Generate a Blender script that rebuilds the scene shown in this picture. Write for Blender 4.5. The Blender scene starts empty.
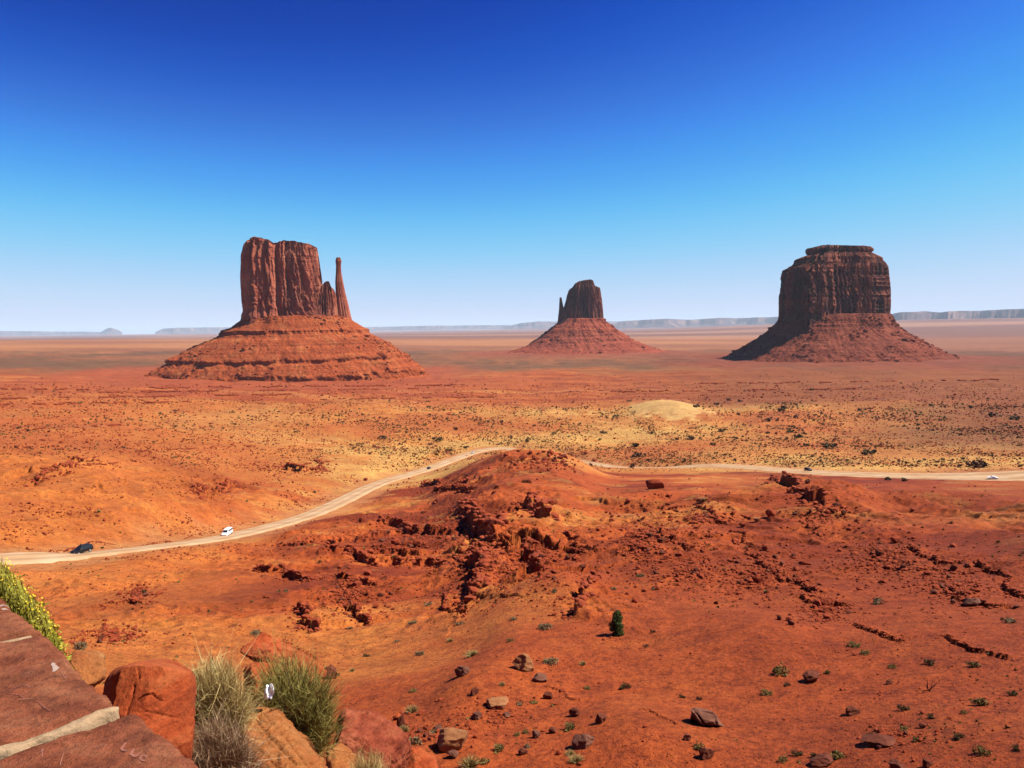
import bpy, math, random
import numpy as np
from mathutils import Vector, Matrix

random.seed(7)
rng = np.random.default_rng(7)
R = math.radians
sc = bpy.context.scene
COL = sc.collection

# ------------------------------------------------------------------ camera
F_PX, PITCH, ROLL = 759.0, math.atan(57.0 / 759.0), R(0.78)
_R0, _U0 = np.array([1., 0, 0]), np.array([0, math.sin(PITCH), math.cos(PITCH)])
FW = np.array([0, math.cos(PITCH), -math.sin(PITCH)])
RT = _R0 * math.cos(ROLL) - _U0 * math.sin(ROLL)
UP = _U0 * math.cos(ROLL) + _R0 * math.sin(ROLL)
cam_data = bpy.data.cameras.new('camera')
cam = bpy.data.objects.new('camera', cam_data); COL.objects.link(cam)
cam_data.sensor_width = 36.0
cam_data.lens = F_PX / 1024 * 36
cam_data.clip_start, cam_data.clip_end = 0.05, 200000
cam.matrix_world = Matrix(((RT[0], UP[0], -FW[0], 0), (RT[1], UP[1], -FW[1], 0), (RT[2], UP[2], -FW[2], 0), (0, 0, 0, 1)))
sc.camera = cam

# ------------------------------------------------------------------ light
SUN_EL, SUN_AZ = R(52), R(90.5)           # azimuth clockwise from the view direction (+Y)
sun_dir = Vector((math.sin(SUN_AZ) * math.cos(SUN_EL), math.cos(SUN_AZ) * math.cos(SUN_EL), math.sin(SUN_EL)))
world = bpy.data.worlds.new('World'); sc.world = world; world.use_nodes = True
wn, wl = world.node_tree.nodes, world.node_tree.links
wn.clear()
sky = wn.new('ShaderNodeTexSky'); sky.sky_type = 'NISHITA'; sky.sun_disc = False
sky.sun_elevation = SUN_EL; sky.sun_rotation = SUN_AZ
sky.altitude = 1700; sky.air_density = 1.0; sky.dust_density = 0.3; sky.ozone_density = 2.0
# the sky texture is developed with the strong contrast and blue of the photograph, for every ray alike
def vscale(src, k):
    m = wn.new('ShaderNodeVectorMath'); m.operation = 'SCALE'; m.inputs['Scale'].default_value = k
    wl.new(src, m.inputs[0]); return m.outputs[0]
crv = wn.new('ShaderNodeRGBCurve')
for ch, pts in ((0, [(0, 0), (.10, .0), (.112, .004), (.135, .026), (.175, .060), (.261, .195), (.378, .38), (.53, .52), (.60, .55), (1, .62)]),
                (1, [(0, 0), (.10, .014), (.164, .044), (.187, .076), (.223, .155), (.281, .315), (.392, .53), (.507, .60), (.60, .64), (1, .72)]),
                (2, [(0, 0), (.20, .22), (.301, .38), (.334, .49), (.38, .62), (.445, .79), (.53, .84), (.60, .85), (1, .90)])):
    c = crv.mapping.curves[ch]
    while len(c.points) < len(pts): c.points.new(.5, .5)
    for p, q in zip(c.points, pts): p.location = q
crv.mapping.update()
bg = wn.new('ShaderNodeBackground'); bg.inputs['Strength'].default_value = 0.1
wo = wn.new('ShaderNodeOutputWorld')
wl.new(vscale(sky.outputs[0], .085), crv.inputs['Color']); wl.new(vscale(crv.outputs[0], 4.75), bg.inputs['Color'])
wl.new(bg.outputs[0], wo.inputs['Surface'])
sun_l = bpy.data.lights.new('sun', 'SUN'); sun_l.energy = 5.0; sun_l.angle = R(0.53); sun_l.color = (1.0, 0.94, 0.86)
sun = bpy.data.objects.new('sun', sun_l); COL.objects.link(sun)
sun.rotation_euler = (-sun_dir).to_track_quat('-Z', 'Y').to_euler()
vs = sc.view_settings
vs.view_transform = 'Standard'; vs.look = 'None'; vs.gamma = 1.0; vs.use_curve_mapping = False
vs.exposure = 1.2
cy = sc.cycles
cy.max_bounces = 4; cy.diffuse_bounces = 2; cy.glossy_bounces = 2; cy.transmission_bounces = 2; cy.volume_bounces = 1
cy.use_denoising = True
try:
    cy.denoiser = 'OPENIMAGEDENOISE'; cy.denoising_input_passes = 'RGB_ALBEDO_NORMAL'; cy.denoising_prefilter = 'ACCURATE'
except Exception: pass

# ------------------------------------------------------------------ maths
def ray(u, v):
    u, v = np.asarray(u, float), np.asarray(v, float)
    a, b = (u - 512) / F_PX, (v - 384) / F_PX
    return FW + a[..., None] * RT - b[..., None] * UP
def P(u, v, D):                       # point of the view ray at horizontal range D
    d = ray(u, v); h = np.hypot(d[..., 0], d[..., 1])
    return d * (np.asarray(D, float) / h)[..., None]
def on_z(u, v, z):
    d = ray(u, v)
    return d * (z / d[..., 2])[..., None]
def sm(a, b, x):
    t = np.clip((x - a) / (b - a), 0, 1); return t * t * (3 - 2 * t)
def srgb(r, g, b):
    f = lambda c: (c / 255 / 12.92) if c / 255 <= .04045 else ((c / 255 + .055) / 1.055) ** 2.4
    k = .41                                   # picture colour -> base colour under this sun and exposure
    return (f(r) * k, f(g) * k, f(b) * k)
_perm = np.random.default_rng(3).permutation(4096)
_ga = np.random.default_rng(4).uniform(0, 2 * np.pi, 4096)
_gx, _gy = np.cos(_ga), np.sin(_ga)
def perlin(x, y, seed=0):
    x = np.asarray(x, float); y = np.asarray(y, float)
    xi, yi = np.floor(x).astype(np.int64), np.floor(y).astype(np.int64)
    fx, fy = x - xi, y - yi
    ux, uy = fx * fx * fx * (fx * (fx * 6 - 15) + 10), fy * fy * fy * (fy * (fy * 6 - 15) + 10)
    def g(ix, iy, dx, dy):
        h = _perm[(_perm[(ix + seed * 131) & 4095] + iy) & 4095]
        return _gx[h] * dx + _gy[h] * dy
    a, b = g(xi, yi, fx, fy), g(xi + 1, yi, fx - 1, fy)
    c, d = g(xi, yi + 1, fx, fy - 1), g(xi + 1, yi + 1, fx - 1, fy - 1)
    ab = a + ux * (b - a)
    return 1.5 * (ab + uy * (c + ux * (d - c) - ab))
def fbm(x, y, oct=4, seed=0, gain=.5):
    s, a = 0, 1.0
    for i in range(oct):
        s = s + a * perlin(x, y, seed + i); x, y, a = x * 2.03 + 5.2, y * 2.03 - 3.1, a * gain
    return s

# ------------------------------------------------------------------ object helpers
def mesh_np(name, V, F, mats, parent=None, smooth=False, mi=None):
    me = bpy.data.meshes.new(name)
    V = np.asarray(V, np.float32); F = np.asarray(F, np.int32)
    n, k = F.shape
    me.vertices.add(len(V)); me.vertices.foreach_set('co', V.ravel())
    me.loops.add(n * k); me.loops.foreach_set('vertex_index', F.ravel())
    me.polygons.add(n); me.polygons.foreach_set('loop_start', np.arange(0, n * k, k, dtype=np.int32))
    me.polygons.foreach_set('use_smooth', np.full(n, smooth, bool))
    for m in (mats if isinstance(mats, (list, tuple)) else [mats]): me.materials.append(m)
    if mi is not None: me.polygons.foreach_set('material_index', np.asarray(mi, np.int32))
    me.update(calc_edges=True); me.validate()
    o = bpy.data.objects.new(name, me); COL.objects.link(o)
    if parent: o.parent = parent
    return o
def mesh_py(name, V, F, mats, parent=None, smooth=False, mi=None):
    me = bpy.data.meshes.new(name); me.from_pydata([tuple(map(float, v)) for v in V], [], F); me.update()
    for m in (mats if isinstance(mats, (list, tuple)) else [mats]): me.materials.append(m)
    for i, p in enumerate(me.polygons):
        p.use_smooth = smooth
        if mi is not None: p.material_index = mi[i]
    o = bpy.data.objects.new(name, me); COL.objects.link(o)
    if parent: o.parent = parent
    return o
def empty(name, loc=(0, 0, 0), rz=0, scale=1):
    o = bpy.data.objects.new(name, None); COL.objects.link(o)
    o.location = tuple(map(float, loc)); o.rotation_euler = (0, 0, rz); o.scale = (scale,) * 3
    o.empty_display_size = .1
    return o
def tag(o, label, cat, group=None):
    o['label'] = label; o['category'] = cat
    if group: o['group'] = group
    return o
def struct(o, kind='structure'): o['kind'] = kind; return o
def copy_tree(o, parent=None):
    c = o.copy(); COL.objects.link(c)
    if parent: c.parent = parent
    for ch in [x for x in o.children]: copy_tree(ch, c)
    return c

# ------------------------------------------------------------------ materials
class NT:
    def __init__(s, name):
        s.m = bpy.data.materials.new(name); s.m.use_nodes = True
        s.n, s.l = s.m.node_tree.nodes, s.m.node_tree.links
        s.b = s.n['Principled BSDF']; s.b.inputs['Roughness'].default_value = .95
        s.b.inputs['Specular IOR Level'].default_value = .15
        s.tc = s.n.new('ShaderNodeTexCoord')
    def noise(s, scale, detail=4, rough=.55, vec=None, dist=0):
        t = s.n.new('ShaderNodeTexNoise'); t.inputs['Scale'].default_value = scale
        t.inputs['Detail'].default_value = detail; t.inputs['Roughness'].default_value = rough
        t.inputs['Distortion'].default_value = dist
        s.l.new(vec if vec is not None else s.tc.outputs['Object'], t.inputs['Vector']); return t.outputs['Fac']
    def voro(s, scale, vec=None, feature='F1'):
        t = s.n.new('ShaderNodeTexVoronoi'); t.feature = feature; t.inputs['Scale'].default_value = scale
        s.l.new(vec if vec is not None else s.tc.outputs['Object'], t.inputs['Vector']); return t.outputs['Distance']
    def mapping(s, scale, rot=(0, 0, 0)):
        t = s.n.new('ShaderNodeMapping'); t.inputs['Scale'].default_value = scale; t.inputs['Rotation'].default_value = rot
        s.l.new(s.tc.outputs['Object'], t.inputs['Vector']); return t.outputs[0]
    def ramp(s, fac, stops, interp='LINEAR'):
        t = s.n.new('ShaderNodeValToRGB'); t.color_ramp.interpolation = interp
        el = t.color_ramp.elements
        while len(el) < len(stops): el.new(.5)
        for e, (p, c) in zip(el, stops):
            e.position = p; e.color = (*c, 1) if len(c) == 3 else c
        s.l.new(fac, t.inputs[0]); return t.outputs[0]
    def mix(s, fac, a, b, mode='MIX'):
        t = s.n.new('ShaderNodeMix'); t.data_type = 'RGBA'; t.blend_type = mode
        for sock, val in ((t.inputs[0], fac), (t.inputs[6], a), (t.inputs[7], b)):
            if isinstance(val, (int, float)): sock.default_value = val
            elif isinstance(val, tuple): sock.default_value = (*val, 1)
            else: s.l.new(val, sock)
        return t.outputs[2]
    def math(s, op, a, b=0.0):
        t = s.n.new('ShaderNodeMath'); t.operation = op
        for sock, val in ((t.inputs[0], a), (t.inputs[1], b)):
            if isinstance(val, (int, float)): sock.default_value = val
            else: s.l.new(val, sock)
        return t.outputs[0]
    def color(s, c):
        if isinstance(c, tuple): s.b.inputs['Base Color'].default_value = (*c, 1)
        else: s.l.new(c, s.b.inputs['Base Color'])
    def bump(s, h, dist=.1, strength=1.0, prev=None):
        t = s.n.new('ShaderNodeBump'); t.inputs['Distance'].default_value = dist; t.inputs['Strength'].default_value = strength
        s.l.new(h, t.inputs['Height'])
        if prev is not None: s.l.new(prev, t.inputs['Normal'])
        s.l.new(t.outputs[0], s.b.inputs['Normal']); return t.outputs[0]
def ramp3(nt, fac, a, b, c, lo=.32, hi=.68): return nt.ramp(fac, [(lo, a), (.5, b), (hi, c)])
def plain(name, col, rough=.8, spec=.2, metal=0.0):
    t = NT(name); t.color(col); t.b.inputs['Roughness'].default_value = rough
    t.b.inputs['Specular IOR Level'].default_value = spec; t.b.inputs['Metallic'].default_value = metal
    # faint dirt variation so no surface is perfectly uniform
    n = t.noise(6, 3); t.color(t.mix(n, tuple(c * .8 for c in col), tuple(min(1, c * 1.15) for c in col)))
    return t.m

def rock_mat(name, a, b, c, scale=1.5, bump=.03, strata=None, speck=.3, grain=False):
    t = NT(name)
    n = t.noise(scale, 6, .6); base = ramp3(t, n, a, b, c)
    fine = t.noise(scale * 9, 4, .7)
    base = t.mix(speck, base, ramp3(t, fine, tuple(x * .5 for x in b), b, tuple(min(1, x * 1.5) for x in b), .3, .7))
    if strata:
        sv = t.noise(1.0, 4, .6, t.mapping(strata)); base = t.mix(.45, base, ramp3(t, sv, tuple(x * .55 for x in a), b, c, .4, .6))
    if grain:
        wv = t.noise(scale * 14, 5, .8)
        base = t.mix(1.0, base, t.ramp(wv, [(.3, (.62, .56, .52)), (.5, (1, 1, 1)), (.72, (1.25, 1.28, 1.28))]), 'MULTIPLY')
        base = t.mix(t.math('MULTIPLY', t.ramp(t.noise(scale * .8, 6, .7), [(.54, (0, 0, 0)), (.66, (1, 1, 1))]), .5), base, t.mix(1.0, base, (1.15, 1.45, 1.5), 'MULTIPLY'))
    t.color(base)
    p = t.bump(t.noise(scale * 3, 8, .65), bump)
    if grain: p = t.bump(wv, .012, .9, p)
    t.bump(fine, bump * .25, 1, p)
    return t.m

M = {}
def ground_mat():
    t = NT('desert_soil')
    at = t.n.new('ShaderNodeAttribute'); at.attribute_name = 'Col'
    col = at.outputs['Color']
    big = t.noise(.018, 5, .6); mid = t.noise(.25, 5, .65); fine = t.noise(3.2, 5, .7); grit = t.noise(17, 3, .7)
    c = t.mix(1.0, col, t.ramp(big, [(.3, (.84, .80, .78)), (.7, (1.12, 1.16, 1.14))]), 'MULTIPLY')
    c = t.mix(1.0, c, t.ramp(mid, [(.28, (.78, .72, .68)), (.5, (1, 1, 1)), (.74, (1.18, 1.24, 1.22))]), 'MULTIPLY')
    c = t.mix(1.0, c, t.ramp(fine, [(.28, (.60, .52, .48)), (.5, (1, 1, 1)), (.75, (1.22, 1.28, 1.26))]), 'MULTIPLY')
    c = t.mix(1.0, c, t.ramp(grit, [(.3, (.78, .75, .72)), (.5, (1, 1, 1)), (.72, (1.15, 1.15, 1.15))]), 'MULTIPLY')
    mot = t.noise(.11, 9, .74)                                  # sand and gravel patches
    c = t.mix(t.math('MULTIPLY', t.ramp(mot, [(.50, (0, 0, 0)), (.60, (1, 1, 1))]), .42), c, t.mix(1.0, c, (1.18, 1.5, 1.4), 'MULTIPLY'))
    c = t.mix(t.math('MULTIPLY', t.ramp(t.noise(.16, 9, .76), [(.52, (0, 0, 0)), (.62, (1, 1, 1))]), .30), c, t.mix(1.0, c, (.60, .52, .50), 'MULTIPLY'))
    c = t.mix(1.0, c, t.ramp(t.noise(.8, 5, .75), [(.3, (.60, .52, .48)), (.5, (1, 1, 1)), (.72, (1.2, 1.28, 1.22))]), 'MULTIPLY')
    # scattered small stones
    vo = t.voro(2.6); st = t.ramp(vo, [(.10, (1, 1, 1)), (.17, (0, 0, 0))])
    stn = t.math('MULTIPLY', st, t.math('MULTIPLY', at.outputs['Alpha'], t.ramp(t.noise(.6, 2), [(.45, (0, 0, 0)), (.62, (1, 1, 1))])))
    c = t.mix(stn, c, srgb(120, 70, 50))
    t.color(c)
    p = t.bump(t.noise(.5, 6, .68), .55, .8)
    p = t.bump(fine, .14, .9, p)
    p = t.bump(t.noise(22, 3, .7), .016, .8, p)
    t.bump(st, .05, .5, p)
    return t.m
M['ground'] = ground_mat()
def road_mat():
    t = NT('graded_dirt_road')
    n = t.noise(.12, 5, .6); c = ramp3(t, n, srgb(216, 164, 114), srgb(230, 184, 134), srgb(240, 202, 156))
    at = t.n.new('ShaderNodeAttribute'); at.attribute_name = 'Col'
    c = t.mix(1.0, c, at.outputs['Color'], 'MULTIPLY')
    t.color(c); t.bump(t.noise(2, 5, .7), .05); return t.m
M['road'] = road_mat()
def butte_mat(name, a, b, c, dark, vscale, strata=.0):
    t = NT(name)
    n = t.noise(.02, 6, .62); base = ramp3(t, n, a, b, c)
    st = t.noise(1.0, 6, .6, t.mapping((vscale, vscale, vscale * .09)))         # vertical varnish streaks
    base = t.mix(t.ramp(st, [(.44, (0, 0, 0)), (.62, (.9, .9, .9))]), base, dark)
    hb = t.noise(1.0, 4, .6, t.mapping((.003, .003, .16)))
    base = t.mix(.35, base, t.mix(1.0, base, t.ramp(hb, [(.35, (.6, .56, .55)), (.65, (1.3, 1.25, 1.2))]), 'MULTIPLY'))
    t.color(base)
    p = t.bump(t.noise(1.0, 7, .65, t.mapping((.09, .09, .02))), 7, .9)
    p = t.bump(t.noise(1.0, 5, .65, t.mapping((.03, .03, .22))), .7, .6, p)
    t.bump(t.noise(.35, 4, .7), 1.6, .8, p)
    return t.m
def talus_mat(name, a, b, c):
    t = NT(name)
    n = t.noise(.03, 7, .66); base = ramp3(t, n, a, b, c)
    sp = t.noise(.35, 4, .75); base = t.mix(1.0, base, t.ramp(sp, [(.3, (.5, .45, .42)), (.5, (1, 1, 1)), (.72, (1.35, 1.35, 1.3))]), 'MULTIPLY')
    hb = t.noise(1.0, 4, .6, t.mapping((.004, .004, .22))); base = t.mix(1.0, base, t.ramp(hb, [(.35, (.72, .66, .64)), (.65, (1.18, 1.15, 1.1))]), 'MULTIPLY')
    t.color(base)
    p = t.bump(t.noise(.06, 7, .7), 6, .9)
    t.bump(t.noise(.4, 4, .75), 2.2, .9, p)
    return t.m
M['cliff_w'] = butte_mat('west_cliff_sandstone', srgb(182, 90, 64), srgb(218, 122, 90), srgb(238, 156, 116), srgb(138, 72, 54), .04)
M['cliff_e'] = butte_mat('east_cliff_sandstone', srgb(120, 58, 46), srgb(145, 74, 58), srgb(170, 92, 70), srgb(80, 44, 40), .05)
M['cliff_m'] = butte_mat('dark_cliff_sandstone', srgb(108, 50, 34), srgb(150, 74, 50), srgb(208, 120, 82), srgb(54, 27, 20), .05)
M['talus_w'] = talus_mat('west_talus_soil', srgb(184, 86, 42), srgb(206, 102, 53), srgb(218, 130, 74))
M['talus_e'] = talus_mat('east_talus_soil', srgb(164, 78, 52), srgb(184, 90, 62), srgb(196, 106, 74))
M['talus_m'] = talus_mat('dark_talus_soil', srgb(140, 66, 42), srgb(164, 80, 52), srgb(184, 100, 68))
def mesa_mat():
    t = NT('far_mesa_rock'); n = t.noise(.0016, 6, .65); t.color(ramp3(t, n, srgb(66, 48, 54), srgb(98, 70, 70), srgb(168, 130, 116), .38, .66))
    t.bump(t.noise(.003, 6, .65), 60, .8); return t.m
M['mesa'] = mesa_mat()
M['red_rock'] = rock_mat('red_rock', srgb(150, 62, 32), srgb(178, 78, 42), srgb(200, 100, 58), .9, .05)
M['dark_rock'] = rock_mat('dark_rock', srgb(100, 52, 36), srgb(128, 66, 44), srgb(160, 92, 62), 1.1, .05)
M['tan_rock'] = rock_mat('tan_rock', srgb(160, 98, 58), srgb(190, 126, 78), srgb(212, 156, 106), 1.6, .05)
M['grey_rock'] = rock_mat('grey_rock', srgb(108, 66, 50), srgb(136, 86, 66), srgb(172, 118, 92), 1.3, .05)
M['near_red'] = rock_mat('foreground_red_sandstone', srgb(178, 70, 32), srgb(202, 92, 44), srgb(214, 122, 68), 2.2, .03, (2, 2, 9), .25, True)
M['near_tan'] = rock_mat('foreground_tan_sandstone', srgb(184, 92, 44), srgb(208, 128, 68), srgb(220, 158, 98), 4.2, .03, None, .4, True)
M['near_mauve'] = rock_mat('foreground_mauve_sandstone', srgb(152, 64, 40), srgb(174, 82, 52), srgb(198, 112, 76), 2.4, .03, (3, 3, 12), .25, True)
def foliage_mat(name, a, b, c, scale=2.0, trans=.15):
    t = NT(name); n = t.noise(scale, 3, .6); t.color(ramp3(t, n, *[tuple(v * 1.25 for v in q) for q in (a, b, c)], .35, .65))
    t.b.inputs['Roughness'].default_value = .7
    return t.m
M['olive'] = foliage_mat('olive_leaves', srgb(104, 86, 38), srgb(134, 112, 54), srgb(160, 138, 72))
M['green'] = foliage_mat('juniper_leaves', srgb(52, 66, 24), srgb(78, 94, 36), srgb(108, 118, 52))
M['greyg'] = foliage_mat('grey_green_leaves', srgb(122, 100, 66), srgb(148, 124, 84), srgb(176, 150, 106))
M['straw'] = foliage_mat('straw_blades', srgb(150, 122, 70), srgb(182, 154, 92), srgb(206, 180, 116))
M['brownb'] = foliage_mat('brown_scrub', srgb(84, 50, 30), srgb(110, 70, 42), srgb(138, 92, 56))
M['darkb'] = foliage_mat('dark_scrub', srgb(72, 56, 28), srgb(96, 76, 38), srgb(122, 98, 52))
M['twig'] = rock_mat('bare_twig', srgb(90, 66, 50), srgb(120, 92, 72), srgb(150, 120, 96), 8, .002)

# ------------------------------------------------------------------ terrain base: range -> picture row along bearings
HZ = 327.0
def far(*a): return list(a) + [(1400, 385.5), (1900, 369.5), (2600, 358), (3600, 349.5), (6000, 340.5), (12000, 334), (40000, 329.3)]
NEAR_L = [(1.2, 2000), (2, 1160), (5, 805), (8, 792), (10, 850), (14, 960), (25, 880)]
NEAR_R = [(1.2, 2000), (2, 1200), (3, 1200), (5, 1230), (8, 1180), (14, 1060), (25, 880)]
TAB = {
 0:   NEAR_L + far((36, 780), (52, 712), (70, 660), (100, 622), (130, 590), (160, 563), (178, 553), (210, 522), (270, 492), (370, 462), (550, 432), (900, 405)),
 100: NEAR_L + far((36, 776), (52, 706), (70, 660), (100, 622), (130, 588), (160, 562), (180, 550), (215, 520), (275, 492), (375, 462), (560, 432), (900, 405)),
 232: NEAR_L + far((36, 770), (52, 702), (80, 642), (130, 590), (190, 556), (250, 533.5), (310, 510), (420, 480), (560, 450), (780, 420), (1060, 400)),
 330: NEAR_L + far((35, 768), (52, 700), (72, 655), (100, 616), (150, 575), (220, 543), (300, 521), (370, 504.5), (470, 480), (620, 450), (830, 420), (1080, 400)),
 427: NEAR_R + far((34, 768), (50, 692), (75, 636), (95, 612), (150, 571), (240, 536), (340, 508), (430, 488), (540, 469.5), (650, 450), (800, 430), (1000, 410)),
 468: NEAR_R + far((33.5, 768), (48, 690), (68, 634), (90, 600), (132, 566), (195, 533), (275, 502), (330, 483), (390, 466), (480, 463.5), (600, 454.5), (700, 445), (1000, 411)),
 500: NEAR_R + far((33.5, 768), (45, 690), (58, 634), (85, 590), (115, 560), (160, 530), (225, 500), (300, 474), (385, 449.5), (480, 461), (640, 449), (760, 438), (1000, 412)),
 528: NEAR_R + far((33, 768), (45, 690), (57, 634), (82, 590), (112, 560), (155, 530), (220, 500), (300, 471), (385, 446.8), (480, 462), (620, 452), (720, 440), (1000, 411)),
 555: NEAR_R + far((33, 768), (45, 690), (57, 634), (80, 590), (110, 560), (150, 530), (215, 500), (300, 470), (385, 446.8), (470, 464), (585, 458), (700, 441), (1000, 411)),
 578: NEAR_R + far((33, 768), (45, 690), (57, 634), (80, 590), (110, 560), (150, 530), (215, 501), (300, 473), (385, 453.5), (470, 466), (560, 460), (680, 443), (1000, 411)),
 600: NEAR_R + far((33, 768), (45, 690), (57, 634), (80, 590), (110, 560), (150, 530), (215, 502), (300, 485), (385, 477), (460, 473), (530, 463.5), (660, 446), (1000, 411)),
 700: NEAR_R + far((33, 768), (45, 690), (57, 634), (80, 590), (110, 560), (150, 530), (215, 500), (270, 487), (340, 480), (410, 477), (470, 465.5), (600, 450), (780, 430), (1040, 408)),
 805: NEAR_R + far((33, 768), (45, 690), (57, 636), (80, 590), (108, 560), (145, 530), (210, 502), (290, 489), (350, 482), (420, 471.5), (490, 460), (640, 440), (830, 420), (1060, 402)),
 1024: NEAR_R + far((33, 768), (45, 690), (57, 636), (80, 590), (108, 560), (145, 532), (210, 507), (290, 494), (350, 486), (400, 477), (490, 462), (640, 442), (830, 422), (1060, 404)),
}
LNG = np.linspace(math.log(1.0), math.log(60000), 700)
_us = sorted(TAB)
_th, _Z = [], []
for u in _us:
    D = np.array([p[0] for p in TAB[u]], float); v = np.array([p[1] for p in TAB[u]], float)
    t = (v - HZ) / F_PX                                   # rows here are read on an unrolled camera
    tt = np.interp(LNG, np.log(D), t)
    k = np.exp(-0.5 * (np.arange(-12, 13) / 4.5) ** 2); k /= k.sum()
    tp = np.pad(tt, 12, mode='edge'); tt = np.convolve(tp, k, 'valid')
    uu = u
    _th.append(math.atan((u - 512) / F_PX)); _Z.append(tt)
_th, _Z = np.array(_th), np.array(_Z)
# rows were read off a picture rolled by ROLL: turn the slope by the roll at that bearing
_Z = _Z + np.tan(_th)[:, None] * math.tan(ROLL) * sm(15, 60, np.exp(LNG))[None, :] * (1 - sm(4000, 15000, np.exp(LNG)))[None, :]
_THG = np.linspace(_th[0] - .25, _th[-1] + .25, 400)
_ZG = np.array([np.interp(_THG, _th, _Z[:, j]) for j in range(len(LNG))]).T
_k = np.exp(-0.5 * (np.arange(-16, 17) / 4.0) ** 2); _k /= _k.sum()
_pad = np.pad(_ZG, ((16, 16), (0, 0)), mode='edge')
_ZG = np.apply_along_axis(lambda c: np.convolve(c, _k, 'valid'), 0, _pad)
def base_z(th, D):
    D = np.maximum(D, 1.0)
    ti = np.clip((th - _THG[0]) / (_THG[1] - _THG[0]), 0, len(_THG) - 1.001); li = np.clip((np.log(D) - LNG[0]) / (LNG[1] - LNG[0]), 0, len(LNG) - 1.001)
    i, j = ti.astype(int), li.astype(int); a, b = ti - i, li - j
    s = (_ZG[i, j] * (1 - a) + _ZG[i + 1, j] * a) * (1 - b) + (_ZG[i, j + 1] * (1 - a) + _ZG[i + 1, j + 1] * a) * b
    return -s * D * np.cos(np.clip(th, -1.2, 1.2))        # slope was per unit depth along the view

# hit a point of the terrain through a pixel (marching); zf is a height function of x, y
def hit(u, v, zf, lo=22, hi=30000, n=700):
    u, v = np.atleast_1d(np.asarray(u, float)), np.atleast_1d(np.asarray(v, float))
    d = ray(u, v); d = d / np.hypot(d[:, 0], d[:, 1])[:, None]
    ds = np.exp(np.linspace(math.log(lo), math.log(hi), n))
    X, Y = d[:, 0][:, None] * ds, d[:, 1][:, None] * ds
    G = zf(X.ravel(), Y.ravel()).reshape(X.shape)
    diff = d[:, 2][:, None] * ds - G
    neg = diff < 0
    k = np.where(neg.any(1), neg.argmax(1), n - 1); k = np.maximum(k, 1)
    r = np.arange(len(u)); d0, d1 = diff[r, k - 1], diff[r, k]
    t = np.clip(d0 / (d0 - d1 + 1e-9), 0, 1); D = ds[k - 1] + t * (ds[k] - ds[k - 1])
    x, y = d[:, 0] * D, d[:, 1] * D
    return np.stack([x, y, zf(x, y)], 1)
base_xy = lambda x, y: base_z(np.arctan2(x, y), np.hypot(x, y))

# ------------------------------------------------------------------ road centre line (picture point, range, width)
ROAD_PX = [(-120, 563, 165, 10), (-40, 560.5, 168, 10), (0, 558.5, 170, 10), (83, 554, 176, 10), (160, 546, 206, 10), (232, 535.5, 248, 10.5), (300, 518, 318, 11), (335, 504, 372, 12),
           (380, 483, 465, 12), (427, 469, 545, 12), (455, 458.5, 600, 12), (478, 451, 640, 13), (502, 448.3, 655, 12), (530, 452, 630, 11), (560, 458, 585, 11), (590, 463, 540, 11),
           (620, 467.5, 510, 11), (660, 468.5, 492, 12), (700, 465.5, 478, 14), (740, 466.5, 462, 15), (805, 471.5, 428, 16), (870, 475, 408, 20), (930, 477.2, 400, 26), (991, 476.8, 400, 28), (1060, 474, 405, 26), (1160, 471, 420, 24)]
_rp = np.array([P(a, b, c) for a, b, c, w in ROAD_PX]); _rw = np.array([w for *_, w in ROAD_PX], float)
def spline(pts, n):
    pts = np.asarray(pts, float); m = len(pts); out = []
    for i in range(m - 1):
        p0, p1, p2, p3 = pts[max(i - 1, 0)], pts[i], pts[i + 1], pts[min(i + 2, m - 1)]
        for t in np.linspace(0, 1, n, endpoint=False):
            out.append(.5 * ((2 * p1) + (-p0 + p2) * t + (2 * p0 - 5 * p1 + 4 * p2 - p3) * t * t + (-p0 + 3 * p1 - 3 * p2 + p3) * t ** 3))
    out.append(pts[-1]); return np.array(out)
ROAD = spline(np.concatenate([_rp, _rw[:, None]], 1), 14)      # x y z w
def seg_dist(x, y, poly, extra=None):
    """nearest distance to a polyline, side (+ left of travel), fraction along; optional interpolated extra columns"""
    best = np.full(x.shape, 1e18); side = np.zeros(x.shape); frac = np.zeros(x.shape)
    ex = None if extra is None else np.zeros(x.shape + (extra.shape[1],))
    n = len(poly) - 1
    for i in range(n):
        ax, ay, bx, by = poly[i, 0], poly[i, 1], poly[i + 1, 0], poly[i + 1, 1]
        dx, dy = bx - ax, by - ay; L2 = dx * dx + dy * dy + 1e-9
        t = np.clip(((x - ax) * dx + (y - ay) * dy) / L2, 0, 1)
        d2 = (x - ax - t * dx) ** 2 + (y - ay - t * dy) ** 2
        m = d2 < best
        best = np.where(m, d2, best)
        side = np.where(m, np.sign(dx * (y - ay) - dy * (x - ax)), side)
        frac = np.where(m, (i + t) / n, frac)
        if ex is not None: ex = np.where(m[..., None], extra[i] + t[..., None] * (extra[i + 1] - extra[i]), ex)
    return np.sqrt(best), side, frac, ex

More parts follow.
